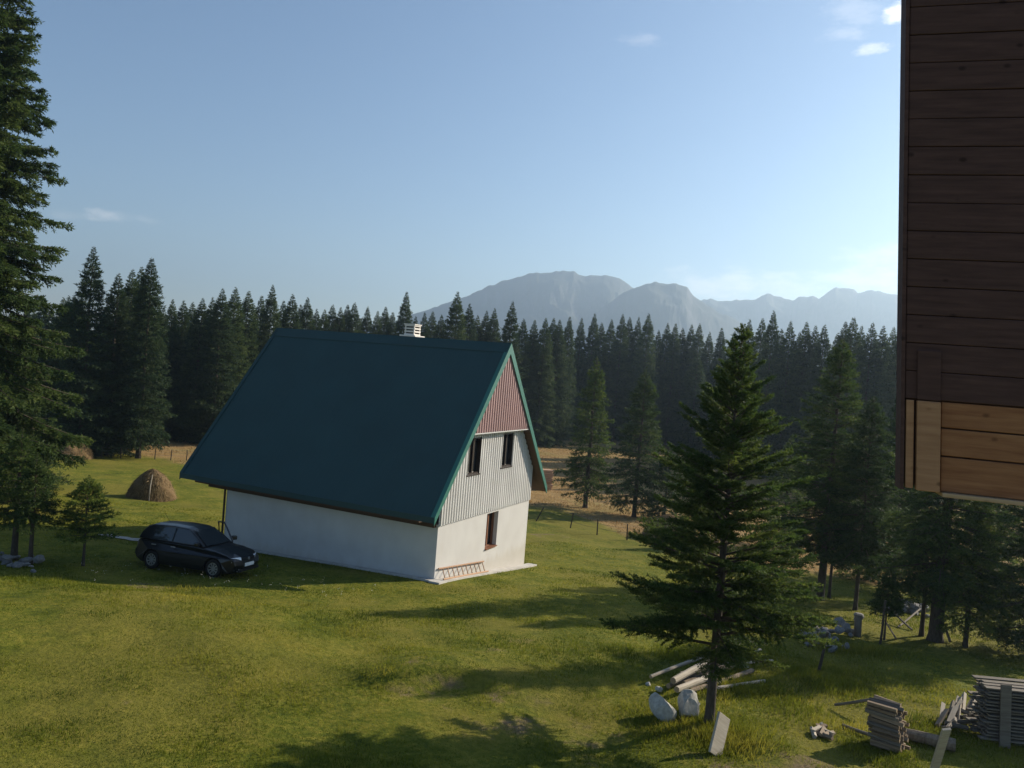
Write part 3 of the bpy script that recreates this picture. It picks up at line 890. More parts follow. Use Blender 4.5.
    for sgn in (-1, 1):
        d = .32; y1 = HW + sgn * d; z1 = RZ - slope * d
        rc.hexa([(-L - OG2 - .02, HW, RZ + .028), (OG + .02, HW, RZ + .028), (OG + .02, y1, z1 + .028), (-L - OG2 - .02, y1, z1 + .028)],
                [(-L - OG2 - .02, HW, RZ + .05), (OG + .02, HW, RZ + .05), (OG + .02, y1, z1 + .05), (-L - OG2 - .02, y1, z1 + .05)])
    rc.build('ridge_cap', MT['roof_metal'], root)
    # soffit boards under the overhangs
    for sgn in (-1, 1):
        m = MB(); ve = -OE if sgn < 0 else W + OE
        t = [(-L - OG2 + .03, HW, RZ - TH - .004), (OG - .04, HW, RZ - TH - .004), (OG - .04, ve, RE - TH - .004), (-L - OG2 + .03, ve, RE - TH - .004)]
        m.hexa([(x, y, z - .04) for x, y, z in t], t)
        m.build('soffit', MT['brown_timber'], root)
    # verge trim: green angle boards along both edges of the lit gable and of the far end
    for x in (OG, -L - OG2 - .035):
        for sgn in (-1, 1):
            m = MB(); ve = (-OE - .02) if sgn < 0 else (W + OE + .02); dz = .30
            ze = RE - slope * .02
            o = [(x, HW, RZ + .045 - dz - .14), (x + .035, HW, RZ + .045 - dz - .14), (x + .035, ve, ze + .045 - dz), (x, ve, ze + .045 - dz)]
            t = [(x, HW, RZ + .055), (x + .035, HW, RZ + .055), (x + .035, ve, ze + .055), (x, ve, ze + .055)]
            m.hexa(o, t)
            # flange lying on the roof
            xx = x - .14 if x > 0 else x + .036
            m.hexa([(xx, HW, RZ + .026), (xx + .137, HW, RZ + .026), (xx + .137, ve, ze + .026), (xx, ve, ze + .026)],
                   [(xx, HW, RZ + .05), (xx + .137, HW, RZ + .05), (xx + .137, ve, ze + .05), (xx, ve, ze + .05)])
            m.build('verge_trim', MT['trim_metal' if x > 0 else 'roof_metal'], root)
    # eave trim and the brown wall plate beam that runs past the far end
    m = MB(); m.box((-L - OG2, -OE - .03, RE - TH - .05), (OG - .003, -OE - .002, RE + .01)); m.build('eave_trim', MT['roof_metal'], root)
    m = MB(); m.box((-L - OG2, W + OE + .002, RE - TH - .05), (OG - .003, W + OE + .03, RE + .01)); m.build('eave_trim', MT['roof_metal'], root)
    m = MB(); m.box((-L - .95, -.16, 2.02), (-.08, -.004, 2.40), None); m.build('wall_plate_beam', MT['brown_timber'], root)
    m = MB(); m.box((-L - .95, -OE + .12, 2.30), (-.3, -.165, 2.36)); m.build('eave_board', MT['brown_timber'], root)
    m = MB(); m.box((-L - .95, W + .004, 2.02), (-.08, W + .16, 2.40)); m.build('wall_plate_beam', MT['brown_timber'], root)
    # red corrugated peak standing forward under the verge
    zr = 5.60
    vr = HW - (RZ - .3 - zr) / slope
    corrugated(OG - .075, vr, W - vr, zr, lambda v: roofz(v) - .22, pitch=.215, depth=.045).build('red_peak_cladding', [MT['red_cladding'], MT['white_cladding']], root)
    m = MB(); m.box((.05, vr + .1, zr - .005), (OG - .08, W - vr - .1, zr + .03)); m.box((OG - .085, vr, zr - .05), (OG - .03, W - vr, zr - .008)); m.build('peak_soffit', MT['white_cladding'], root)
    # downpipe at the far corner
    m = MB(); m.tube([(-L - .06, -.06, 2.3), (-L - .06, -.06, ZB + .9)], .045, 8); m.build('downpipe', MT['dark_frame'], root)
    # concrete apron following the sloping ground
    M = root.matrix_basis.copy()
    def apron(pts_in, pts_out):
        b, t = [], []
        vs = []; fs = []
        n = len(pts_in)
        for (a, o) in zip(pts_in, pts_out):
            for p in (a, o):
                wp = Matrix.Translation((NX, NY, 0)) @ Matrix.Rotation(yaw, 4, 'Z') @ Vector((p[0], p[1], 0))
                z = float(gz(wp.x, wp.y))
                vs.append((p[0], p[1], z + .07)); vs.append((p[0], p[1], z - .3))
        for i in range(n - 1):
            k = i * 4; q = k + 4
            fs += [(k, k + 2, q + 2, q), (k + 2, k + 3, q + 3, q + 2), (k + 1, k, q, q + 1)]
        fs += [(0, 1, 3, 2), (n * 4 - 4, n * 4 - 2, n * 4 - 1, n * 4 - 3)]
        m = MB(); m.add(vs, fs); return m
    us = [i / 14 for i in range(15)]
    apron([(-.004 + .006, -.45 + (W + .95) * t) for t in us], [(.48, -.45 + (W + .95) * t) for t in us]).build('concrete_apron', MT['concrete'], root)
    apron([(-L + L * t, -.004) for t in us], [(-L + L * t, -.34) for t in us]).build('concrete_apron', MT['concrete'], root)
    # chimney
    cx, cy = -4.82, HW + .42
    m = MB(); m.box((cx - .27, cy - .27, RZ - .9), (cx + .27, cy + .27, RZ + .05)); 
    ch = m.build('chimney', MT['chimney_render'], root)
    m = MB(); m.box((cx - .42, cy - .42, RZ + .052), (cx + .42, cy + .42, RZ + .12)); m.build('chimney_shelf', MT['chimney_render'], ch, bevel=.01)
    m = MB(); m.box((cx - .20, cy - .20, RZ + .122), (cx + .20, cy + .20, RZ + .57)); m.build('chimney_flue', MT['chimney_slot'], ch)
    m = MB()
    for i in range(4):
        z = RZ + .122 + i * .135
        m.box((cx - .27, cy - .27, z), (cx + .27, cy + .27, z + .07))
    for a in (-.255, .205):
        for c in (-.255, .205):
            m.box((cx + a, cy + c, RZ + .125), (cx + a + .05, cy + c + .05, RZ + .59))
    m.build('chimney_louvre', MT['chimney_render'], ch)
    m = MB(); m.box((cx - .30, cy - .30, RZ + .595), (cx + .30, cy + .30, RZ + .64)); m.build('chimney_cap', MT['chimney_render'], ch)
    return root, yaw, NX, NY
house_root, HYAW, HNX, HNY = house()
HM = Matrix.Translation((HNX, HNY, 0)) @ Matrix.Rotation(HYAW, 4, 'Z')
def hpt(u, v):
    p = HM @ Vector((u, v, 0)); return p

# wooden ladder lying on its edge against the gable foot
def ladder():
    v0, v1 = .12, 4.0
    root = empty('wooden_ladder', (HNX, HNY, 0), HYAW)
    tag(root, 'reddish wooden ladder lying on its side against the foot of the white gable wall', 'ladder')
    def zg(v, u=.3):
        p = hpt(u, v); return float(gz(p.x, p.y)) + .07
    m = MB(); m.tube([(.34, v0, zg(v0) + .04), (.34, v1, zg(v1) + .04)], .034, 8); m.build('rail', MT['red_timber'], root)
    m = MB(); m.tube([(.06, v0 + .05, zg(v0) + .38), (.06, v1 + .05, zg(v1) + .40)], .034, 8); m.build('rail', MT['red_timber'], root)
    for i in range(10):
        v = v0 + .12 + (v1 - v0 - .45) * i / 9
        m = MB(); m.tube([(.34, v, zg(v) + .05), (.06, v + .24, zg(v + .24) + .39)], .022, 6); m.build('rung', MT['red_timber'], root)
ladder()

# ------------------------------------------------------------------ cabin wall at the right (part of the cabin the view is taken from)
def cabin():
    P0 = Vector((1.759, 3.5, 7.954))
    r = Vector((.956, -.292, 0)); n = Vector((-.292, -.956, 0))
    up = Vector((0, 0, 1))
    M = Matrix((( r.x, -n.x, up.x, P0.x), (r.y, -n.y, up.y, P0.y), (r.z, -n.z, up.z, P0.z), (0, 0, 0, 1)))
    root = bpy.data.objects.new('log_cabin', None); col.objects.link(root)
    root.matrix_world = Matrix.Translation(P0)
    tag(root, 'dark stained plank wall with raw pale boards at the bottom, filling the right edge', 'cabin')
    Ml = Matrix.Translation(-P0) @ M
    def part(name, boxes, mat, bevel=.003):
        m = MB()
        for lo, hi in boxes: m.box(lo, hi)
        m.v = [(x - .071 * z, y, z) for x, y, z in m.v]       # the wall leans a little in its own plane
        o = m.build(name, MT[mat], root, bevel=bevel)
        o.matrix_local = Ml
        return o
    X1 = 3.4
    part('core_wall', [((.02, .026, .02), (X1, .115, 4.2))], 'stained_plank')
    z = .405; i = 0
    rr = random.Random(3)
    while z < 4.1:
        j = rr.uniform(-.002, .002)
        part('plank', [((.012, 0 + j, z), (X1, .024, z + .1215))], 'stained_plank', .004)
        z += .1235; i += 1
    for k, (a, c) in enumerate(((.010, .160), (.1665, .283), (.2895, .400))):
        part('raw_plank', [((.158, .004, a), (X1, .024, c))], 'raw_board', .004)
    part('raw_post', [((.058, -.022, .004), (.152, .024, .398))], 'raw_plank', .005)
    part('raw_edge_board', [((.016, -.010, .010), (.047, .024, .398))], 'raw_plank', .003)
    part('corner_board', [((-.006, -.008, .0), (.010, .118, 4.2))], 'stained_plank', .002)
    part('bottom_lip', [((.16, -.030, -.012), (X1, .115, .006))], 'pale_lip', .003)
    part('stained_post', [((.058, -.014, .402), (.152, -.0, .62))], 'stained_plank', .004)
cabin()

# ------------------------------------------------------------------ car
def car():
    fw = Vector((-9.72, 26.83)); rw = Vector((-12.13, 27.50))
    d = (fw - rw).normalized(); yaw = math.atan2(d.y, d.x)
    left = Vector((-d.y, d.x))
    c = (fw * .51 + rw * .49) + left * .86
    root = empty('parked_car', (c.x, c.y, 0), yaw)
    zf = float(gz(*(c + d * 1.25))); zr = float(gz(*(c - d * 1.25))); zl = float(gz(*(c + left * .75))); zrt = float(gz(*(c - left * .75)))
    root.location.z = (zf + zr) / 2 + .01
    root.scale = (1, 1, 1.06)
    root.rotation_mode = 'XYZ'
    root.rotation_euler = (math.atan2(zl - zrt, 1.5), -math.atan2(zf - zr, 2.5), yaw)
    tag(root, 'small black five-door hatchback with its driver door open, parked in the shade of the house', 'car')
    AF, AR = 1.24, -1.27
    P = MT['car_paint']
    def arc(cx, r, z0, n=9):
        a0 = math.asin((z0 - .31) / r)
        return [(cx + r * math.cos(t), .31 + r * math.sin(t)) for t in np.linspace(a0, math.pi - a0, n)]
    prof = [(-1.97, .30), (-2.06, .42), (-2.06, .58), (-2.0, .66), (-1.985, .90), (-1.90, .955), (-.9, .96), (.2, .95), (.78, .93), (1.25, .885), (1.70, .79), (1.98, .70), (2.07, .60), (2.10, .46), (2.07, .28), (1.9, .19)]
    prof += arc(AF, .355, .19) + arc(AR, .355, .19) + [(-1.75, .20)]
    def loft(prof, ys, fn):
        m = MB(); n = len(prof); vs = []
        for y in ys:
            for x, z in prof: vs.append(fn(x, y, z))
        fs = []
        for j in range(len(ys) - 1):
            for i in range(n):
                i2 = (i + 1) % n
                fs.append((j*n+i, j*n+i2, (j+1)*n+i2, (j+1)*n+i))
        fs += [tuple(range(n))[::-1], tuple(range((len(ys)-1)*n, len(ys)*n))]
        m.add(vs, fs); return m
    def shape(x, y, z):
        s = 1 - .16 * max(0, (abs(x) - 1.35) / .75) ** 2
        s *= 1 - .10 * max(0, (z - .62) / .35) ** 1.5 - .05 * max(0, (.4 - z) / .2)
        zz = z - (.035 * max(0, abs(y) - .7) / .17 if z > .65 else 0)
        return (x - (.10 * (abs(y) / .86) ** 3 if x > 1.8 else 0), y * s, zz)
    loft(prof, [-.865, -.80, -.4, 0, .4, .80, .865], shape).build('body', P, root, smooth=False, bevel=.018)
    ghp = [(-1.96, .95), (-1.86, 1.18), (-1.70, 1.385), (-1.48, 1.455), (-.7, 1.485), (-.10, 1.46), (.10, 1.41), (.42, 1.19), (.78, .93)]
    def gshape(x, y, z):
        k = (z - .95) / .53
        return (x + (.05 * (1 - abs(y)) if x > .3 else 0), y * (.80 - .20 * max(0, k)) / .8 * (1 - .08 * max(0, -x - 1.2)), z - (.04 * (abs(y) / .8) ** 4 if z > 1.3 else 0))
    loft(ghp, [-.80, -.70, -.35, 0, .35, .70, .80], gshape).build('roof', P, root, bevel=.02)
    def yz(z, x=0): return (.80 - .20 * (z - .95) / .53) * (1 - .08 * max(0, -x - 1.2)) + .006
    def side_glass(pts, s, name='side_window'):
        m = MB()
        o = [(x, s * (yz(z, x)), z) for x, z in pts]; i_ = [(x, s * (yz(z, x) - .02), z) for x, z in pts]
        n = len(pts)
        m.add(o + i_, [tuple(range(n)), tuple(range(n, 2*n))[::-1]] + [(i, (i+1) % n, n+(i+1) % n, n+i) for i in range(n)])
        return m.build(name, MT['car_glass'], root)
    fg = [(-.46, .985), (.58, .985), (.37, 1.18), (.06, 1.385), (-.44, 1.41)]
    rg_ = [(-1.32, .99), (-.54, .985), (-.52, 1.41), (-1.18, 1.395), (-1.32, 1.30)]
    qg = [(-1.80, 1.02), (-1.38, .99), (-1.38, 1.30), (-1.60, 1.32)]
    side_glass(fg, -1); side_glass(rg_, -1); side_glass(rg_, 1)
    m = MB()      # windscreen follows the front of the roof
    def ws(x, z, y): return (x + .05 * (1 - abs(y)) + .012, y, z + .012)
    m.add([ws(.76, .955, -.66), ws(.76, .955, 0), ws(.76, .955, .66), ws(.42, 1.19, .60), ws(.14, 1.385, .53), ws(.14, 1.39, 0), ws(.14, 1.385, -.53), ws(.42, 1.19, -.60)],
          [(0, 1, 5, 6, 7), (1, 2, 3, 4, 5)])
    m.build('windscreen', MT['car_glass'], root)
    m = MB(); m.add([(-1.975, -.58, 1.0), (-1.975, .58, 1.0), (-1.76, .50, 1.36), (-1.76, -.50, 1.36)], [(0, 1, 2, 3)]); m.build('rear_window', MT['car_glass'], root)
    for x, s in ((AF, -1), (AF, 1), (AR, -1), (AR, 1)):
        w = empty('wheel', (x, s * .765, .305), 0, root)
        m = MB(); prof2 = [(.19, -.085), (.27, -.095), (.30, -.07), (.305, 0), (.30, .07), (.27, .095), (.19, .085)]
        vs = []; N = 28
        for k in range(N):
            a = 2 * math.pi * k / N
            for rr, yy in prof2: vs.append((rr * math.cos(a), yy, rr * math.sin(a)))
        q = len(prof2); fs = [(k*q+i, k*q+(i+1) % q, ((k+1) % N)*q+(i+1) % q, ((k+1) % N)*q+i) for k in range(N) for i in range(q)]
        m.add(vs, fs); m.build('tyre', MT['tyre_rubber'], w, smooth=True)
        m = MB(); m.tube([(0, -.06, 0), (0, .06, 0)], .07, 12)
        for k in range(9):
            a = 2 * math.pi * k / 9
            m.hexa([(math.cos(a + t) * r_, s * .045, math.sin(a + t) * r_) for r_, t in ((.05, -.3), (.05, .3), (.188, .13), (.188, -.13))],
                   [(math.cos(a + t) * r_, s * .075, math.sin(a + t) * r_) for r_, t in ((.05, -.3), (.05, .3), (.188, .13), (.188, -.13))])
        for k in range(24):
            a, b2 = 2 * math.pi * k / 24, 2 * math.pi * (k + 1) / 24
            m.hexa([(math.cos(t) * r_, s * .05, math.sin(t) * r_) for r_, t in ((.175, a), (.175, b2), (.196, b2), (.196, a))], [(math.cos(t) * r_, s * .088, math.sin(t) * r_) for r_, t in ((.175, a), (.175, b2), (.196, b2), (.196, a))])
        m.build('rim', MT['rim_alloy'], w)
        m = MB(); m.tube([(0, s * .0, 0), (0, s * .03, 0)], .18, 20); m.build('brake_disc', MT['car_trim'], w)
    for s in (-1, 1):
        m = MB(); m.hexa([(1.93, s * .40, .575), (1.83, s * .735, .565), (1.78, s * .73, .69), (1.90, s * .40, .70)], [(2.055, s * .40, .565), (1.90, s * .76, .555), (1.85, s * .745, .70), (2.02, s * .40, .70)])
        m.build('headlight', MT['lamp_glass'], root, bevel=.012)
    m = MB(); m.box((2.0, -.37, .585), (2.05, .37, .675)); g = m.build('grille', MT['car_trim'], root, bevel=.01)
    m = MB(); m.tube([(2.05, 0, .63), (2.07, 0, .63)], .055, 16); m.build('emblem', MT['rim_alloy'], g)
    m = MB(); m.box((2.085, -.26, .40), (2.105, .26, .51)); m.build('number_plate', MT['plate_white'], root)
    m = MB(); m.box((2.055, -.58, .25), (2.10, .58, .33)); m.build('air_intake', MT['car_trim'], root)
    for x0, x1 in ((-.90, .86),):
        m = MB(); m.box((x0, -.872, .52), (x1, -.862, .585)); m.build('side_moulding', MT['car_trim'], root)
    for x in (-.42, -1.22):
        m = MB(); m.box((x - .09, -.872, .80), (x + .09, -.838, .835)); m.build('door_handle', MT['rim_alloy'], root, bevel=.008)
    m = MB(); m.box((.50, -.99, .955), (.66, -.82, 1.08)); m.build('wing_mirror', P, root, bevel=.03)
    m = MB(); m.tube([(-1.25, 0, 1.41), (-1.55, 0, 1.72)], .006, 5); m.build('aerial', MT['car_trim'], root)
    # driver door, swung open about its front hinge on the far (left) side
    dr = empty('door', (.80, .80, 0), R(-30), root)
    m = MB(); o = [(-1.16, 0, .24), (-.02, 0, .24), (0, 0, .92), (-1.18, 0, .96)]
    m.hexa(o, [(x, .09 if z < .9 else .03, z) for x, _, z in o]); m.build('door_skin', P, dr, bevel=.015)
    m = MB()
    up_ = [(-1.16, .03, .95), (-1.14, -.06, 1.46), (-.62, -.08, 1.50), (-.32, -.03, 1.24), (-.04, .03, .93)]
    m.tube(up_, .032, 6); m.build('window_frame', P, dr)
    m = MB(); m.box((-.30, .06, .955), (-.14, .25, 1.10)); m.build('wing_mirror', P, dr, bevel=.03)
car()

# ------------------------------------------------------------------ haystacks
def haystack(p, rad, h, label, seed, pole=True, sx=1.0):
    rs = np.random.RandomState(seed)
    root = empty('haystack', p - Vector((0, 0, .05)))
    tag(root, label, 'haystack')
    n, q = 48, 22
    V = []
    for j in range(q):
        t = j / (q - 1)
        rr = rad * (1 - t ** 1.9) ** .75 if t < 1 else 0.02
        for i in range(n):
            a = 2 * math.pi * i / n
            k = 1 + .06 * math.sin(3 * a + seed) + .04 * math.sin(5 * a + 2 * t * 5) + rs.uniform(-.035, .035)
            V.append((rr * k * math.cos(a) * sx, rr * k * math.sin(a), h * t + rs.uniform(-.02, .02)))
    F = [(j*n+i, j*n+(i+1) % n, (j+1)*n+(i+1) % n, (j+1)*n+i) for j in range(q-1) for i in range(n)]
    link('hay_body', fast_mesh('hay_body', V, F, [MT['hay']], True), root)
    # loose straws hanging down the sides
    m = 5200
    t = rs.rand(m) ** 1.1 * .97; a = rs.rand(m) * 6.283
    rr = rad * (1 - t ** 1.9) ** .75 * 1.0
    c = np.stack([rr * np.cos(a) * sx, rr * np.sin(a), h * t], 1)
    out = np.stack([np.cos(a), np.sin(a), np.full(m, .25)], 1)
    d = np.stack([np.cos(a) * .35, np.sin(a) * .35, -np.ones(m)], 1) + rs.normal(0, .35, (m, 3)); d /= np.linalg.norm(d, axis=1, keepdims=True)
    w = np.cross(d, out); w /= np.linalg.norm(w, axis=1, keepdims=True) + 1e-9
    l = rs.uniform(.12, .42, m)[:, None]; wd = rs.uniform(.008, .022, m)[:, None]
    c = c + out * rs.uniform(.0, .06, m)[:, None]
    V = np.stack([c - w * wd, c + w * wd, c + d * l], 1).reshape(-1, 3)
    V[:, 2] = np.maximum(V[:, 2], .0)
    link('loose_straw', fast_mesh('loose_straw', V, np.arange(len(V)).reshape(-1, 3), [MT['straw']], var=rs.rand(m)), root)
    if pole:
        b = MB(); b.tube([(.36 * rad, -1.0 * rad, -.05), (.30 * rad, -.84 * rad, h * .50), (.27 * rad, -.62 * rad, h * .88)], [.045, .04, .03], 6)
        b.build('pole', MT['pale_timber'], root)
haystack(at(151, 498), 1.42, 1.95, 'conical haystack with a pale pole leaning on it, standing in the open lawn', 2)
haystack(at(68, 458), 1.9, 1.95, 'rounded haystack half hidden by branches at the forest edge', 5, pole=False)
haystack(at(668, 538), 1.75, 1.7, 'dark shaded haystack half hidden by the lone young spruce', 8, pole=False)

# ------------------------------------------------------------------ logs, boards, stones
def log(name, p0, p1, r0, r1, label, cat, group=None, mats=('log_bark', 'end_grain'), n=9, jit=.08):
    p0 = Vector(p0); p1 = Vector(p1); mid = (p0 + p1) / 2
    d = p1 - p0
    b = MB()
    L = d.length
    b.tube([(-L / 2, 0, 0), (-L * .15, random.uniform(-.01, .01) * L, random.uniform(-.01, .01) * L), (L * .2, random.uniform(-.01, .01) * L, 0), (L / 2, 0, 0)], [r0, (r0 * .65 + r1 * .35), (r0 * .3 + r1 * .7), r1], n, 0, 1, jit)
    o = b.build(name, [MT[mats[0]], MT[mats[1]]])
    o.matrix_world = Matrix.Translation(mid) @ d.to_track_quat('X', 'Z').to_matrix().to_4x4()
    return tag(o, label, cat, group)

def board(name, size, M, mat, label, cat, group=None, bevel=.006):
    b = MB(); b.box((-size[0] / 2, -size[1] / 2, -size[2] / 2), (size[0] / 2, size[1] / 2, size[2] / 2))
    o = b.build(name, MT[mat], bevel=bevel)
    o.matrix_world = M
    return tag(o, label, cat, group)

def stone_mesh(seed, mat, sub=2, rough=.22, flat=1.0):
    bm = bmesh.new(); bmesh.ops.create_icosphere(bm, subdivisions=sub, radius=1)
    rs = np.random.RandomState(seed)
    pl = rs.normal(0, 1, (11, 3)); pl /= np.linalg.norm(pl, axis=1, keepdims=True); pd = rs.uniform(.48, .82, 11)
    for v in bm.verts:
        c = np.array(v.co)
        for n_, dd in zip(pl, pd):
            k = c @ n_
            if k > dd: c = c - n_ * (k - dd) * 1.0
        v.co = Vector(c * (1 + rs.uniform(-.018, .018)))
    me = bpy.data.meshes.new('stone'); bm.to_mesh(me); bm.free(); me.materials.append(MT[mat])
    return me
STM = [stone_mesh(i, 'rock') for i in range(5)]
STP = [stone_mesh(10 + i, 'pale_rock') for i in range(5)]

def stone_pile(px_list, meshes, n, smin, smax, spread, label, group, seed):
    rs = random.Random(seed); out = []
    for k in range(n):
        a, b = rs.choice(px_list)
        c = at(a, b)
        x = c.x + rs.gauss(0, spread); y = c.y + rs.gauss(0, spread)
        s = rs.uniform(smin, smax)
        o = link('stone', rs.choice(meshes)); o.location = on(x, y, s * rs.uniform(.1, .7) + (.16 if rs.random() < .35 else 0))
        o.scale = (s * rs.uniform(.8, 1.3), s * rs.uniform(.8, 1.2), s * rs.uniform(.55, .9)); o.rotation_euler = (rs.uniform(-.4, .4), rs.uniform(-.4, .4), rs.uniform(0, 6.28))
        tag(o, label, 'stone', group); out.append(o)
    return out
stone_pile([(812, 634), (822, 640), (832, 638), (842, 632), (836, 650), (850, 622), (808, 642)], STM, 34, .10, .24, .38, 'grey broken stone heaped under the tall sunlit spruce', 'stones in the pile under the trees', 1)
stone_pile([(6, 562), (14, 566), (-4, 560), (20, 569)], STM, 34, .07, .19, .34, 'grey stone in the heap under the pair of small spruces', 'stones in the heap at the left edge', 2)
stone_pile([(896, 612), (906, 610), (914, 614), (902, 618)], STM, 16, .14, .32, .32, 'grey stone in the rubbish heap inside the grove', 'stones in the rubbish heap', 3)
stone_pile([(645, 698), (655, 690), (700, 690), (690, 705), (745, 672), (735, 690)], STP, 10, .05, .12, .22, 'small pale stone beside the log pile', 'small stones at the log pile', 4)

# two pale cut blocks in front of the log pile
for (px, py, s, lab, sd) in ((661, 720, (.36, .33, .43), 'big pale rounded boulder, left of the two at the log pile', 31), (688, 718, (.31, .31, .41), 'tall pale boulder, right of the two at the log pile', 33)):
    o = link('boulder', stone_mesh(sd, 'pale_rock', 3)); c = at(px, py); o.location = c + Vector((0, .1, .18)); o.scale = s; o.rotation_euler = (.15, .1, sd)
    tag(o, lab, 'boulder')
# log pile
LP = [(650, 684, 702, 668, .045, .05, 'pale_timber', .18, .30), (672, 693, 712, 674, .08, .09, 'pale_timber', .30, .42), (676, 697, 716, 682, .075, .08, 'pale_timber', .18, .22), (668, 690, 716, 668, .06, .07, 'log_bark', .10, .14),
      (684, 688, 740, 664, .07, .06, 'log_bark', .10, .16), (690, 694, 752, 674, .06, .06, 'log_bark', .08, .10), (700, 678, 760, 655, .05, .05, 'pale_timber', .12, .15), (712, 692, 764, 684, .05, .05, 'pale_timber', .08, .08), (680, 686, 735, 678, .06, .06, 'log_bark', .30, .34), (720, 672, 772, 668, .05, .04, 'pale_timber', .2, .2)]
LAB = ['long thin pale pole on the left of the log pile, lying lowest on the grass', 'thick peeled log on top of the pile beside the boulders', 'peeled log just under the thick one, beside the boulders', 'barked log at the back of the pile']
for k, (a, b_, c, d_, r0, r1, mt, h0, h1) in enumerate(LP):
    p = at(a, b_) + Vector((0, 0, h0)); q = at(c, d_) + Vector((0, 0, h1))
    lab = LAB[k] if k < 4 else ('rough barked log low in the pile behind the young spruce trunk' if mt == 'log_bark' else 'thin pale pole in the pile right of the young spruce trunk')
    log('log', p, q, r0, r1, lab, 'log', None if k < 4 else ('barked logs in the log pile' if mt == 'log_bark' else 'pale poles in the log pile'), (mt, 'end_grain'))
# white board leaning in the grass
p = at(718, 752)
Mx = Matrix.Translation(p + Vector((0, 0, .34))) @ Matrix.Rotation(R(35), 4, 'Z') @ Matrix.Rotation(R(34), 4, 'Y') @ Matrix.Rotation(R(-14), 4, 'X')
board('leaning_board', (.42, .05, .80), Mx, 'pale_timber', 'short whitish board stuck slanting in the grass below the lone young spruce', 'board')

# split firewood helper
def wedge_mesh(seed):
    rs = random.Random(seed); b = MB(); L = .5
    n = rs.choice((4, 5)); pr = []
    for k in range(n):
        a = 6.283 * k / n + rs.uniform(-.3, .3); r_ = rs.uniform(.045, .085); pr.append((r_ * math.cos(a), r_ * math.sin(a)))
    vs = [(-L / 2, y, z) for y, z in pr] + [(L / 2, y * 1.05, z * .95) for y, z in pr]
    b.add(vs, [(i, (i+1) % n, n + (i+1) % n, n + i) for i in range(n)], 0)
    b.add(vs, [tuple(range(n))[::-1], tuple(range(n, 2*n))], 1)
    return b.mesh('firewood', [MT['split_wood'], MT['end_grain']])
def wedge_mesh2(seed):
    me = wedge_mesh(seed); me.materials[0] = MT['grey_timber']; return me
FWM = [wedge_mesh(i) for i in range(5)]
FWG = [wedge_mesh2(20 + i) for i in range(5)]
FWP = []
for i in range(4):
    me = wedge_mesh(40 + i); me.materials[0] = MT['pale_timber']; me.materials[1] = MT['pale_timber']; FWP.append(me)
rs = random.Random(12)
# firewood stack: pieces laid along the picture's horizontal, ends facing right
c = at(882, 750); ax = R(-38)
fdir = Vector((math.cos(ax), math.sin(ax), 0)); fside = Vector((-fdir.y, fdir.x, 0))
for row in range(11):
    nrow = 6 if row < 6 else 5
    for k in range(nrow):
        o = link('firewood', rs.choice(FWG[:2] + FWM))
        off = fside * ((k - (nrow - 1) / 2) * .105 + rs.uniform(-.02, .02)) + fdir * (rs.uniform(-.07, .07) - .012 * row + .05)
        o.location = c + fside * .30 + off + Vector((0, 0, .05 + row * .082))
        o.rotation_euler = (rs.uniform(0, 6.28), rs.uniform(-.05, .05), ax + rs.uniform(-.09, .09)); o.scale = (1.2 * rs.uniform(.85, 1.1), .74, .74)
        tag(o, 'split log in the small square firewood stack near the bottom edge', 'firewood', 'split logs in the small stack')
# poles and log lying at the stack
log('pole', at(834, 709) + Vector((0, 0, .10)), at(876, 716) + Vector((0, 0, .42)), .035, .04, 'weathered pole sticking out left from the top of the small firewood stack', 'pole', None, ('grey_timber', 'end_grain'))
log('pole', at(842, 727) + Vector((0, 0, .05)), at(868, 738) + Vector((0, 0, .08)), .035, .04, 'weathered pole lying low on the grass left of the small firewood stack', 'pole', None, ('grey_timber', 'end_grain'))
log('log', at(898, 738) + Vector((0, 0, .12)), at(955, 752) + Vector((0, 0, .14)), .12, .135, 'long barked log lying behind the pale upright plank', 'log', None, ('log_bark', 'end_grain'), 12)
# scattered kindling
for k in range(9):
    o = link('firewood', rs.choice(FWP + FWM)); q = at(822 + rs.uniform(-11, 11), 733 + rs.uniform(-5, 6))
    o.location = q + Vector((0, 0, .05 + rs.uniform(0, .06))); o.rotation_euler = (rs.uniform(0, 6), rs.uniform(-.15, .15), rs.uniform(.4, 2.4)); o.scale = (.75, .8, .8)
    tag(o, 'pale split piece in the little heap left of the small firewood stack', 'firewood', 'pale pieces in the little heap')
# stacked boards at the right edge
c0 = at(985, 744); ax = R(-4)
bd = Vector((math.cos(ax), math.sin(ax), 0)); bs = Vector((-bd.y, bd.x, 0))
lens = [link('stacked_board', None) for _ in range(0)]
bms = []
for i in range(4):
    b_ = MB(); b_.box((0, -.07, -.017), (3.4 + .1 * i, .07, .017)); bms.append(b_.mesh('stacked_board', MT['grey_timber'], bevel=.004))
for row in range(16):
    for k in range(4):
        o = link('stacked_board', rs.choice(bms))
        o.location = c0 + bs * (.10 + k * .19 + rs.uniform(-.03, .03)) + bd * rs.uniform(-.10, .10) + Vector((0, 0, 0.10 + row * .076 + rs.uniform(-.004, .004)))
        o.rotation_euler = (rs.uniform(-.05, .05), rs.uniform(-.006, .006), ax + rs.uniform(-.03, .03))
        tag(o, 'weathered board in the long tall stack at the right edge', 'board', 'weathered boards in the tall stack')
for k in range(3):      # bearers under the stack
    o = link('bearer', bms[0]); o.location = c0 + bd * (.4 + k * .9) + bs * -.05 + Vector((0, 0, .045)); o.rotation_euler = (R(90), 0, ax + R(90)); o.scale = (.26, .5, 1)
    tag(o, 'short bearer under the tall stack of weathered boards', 'board', 'bearers under the tall stack')
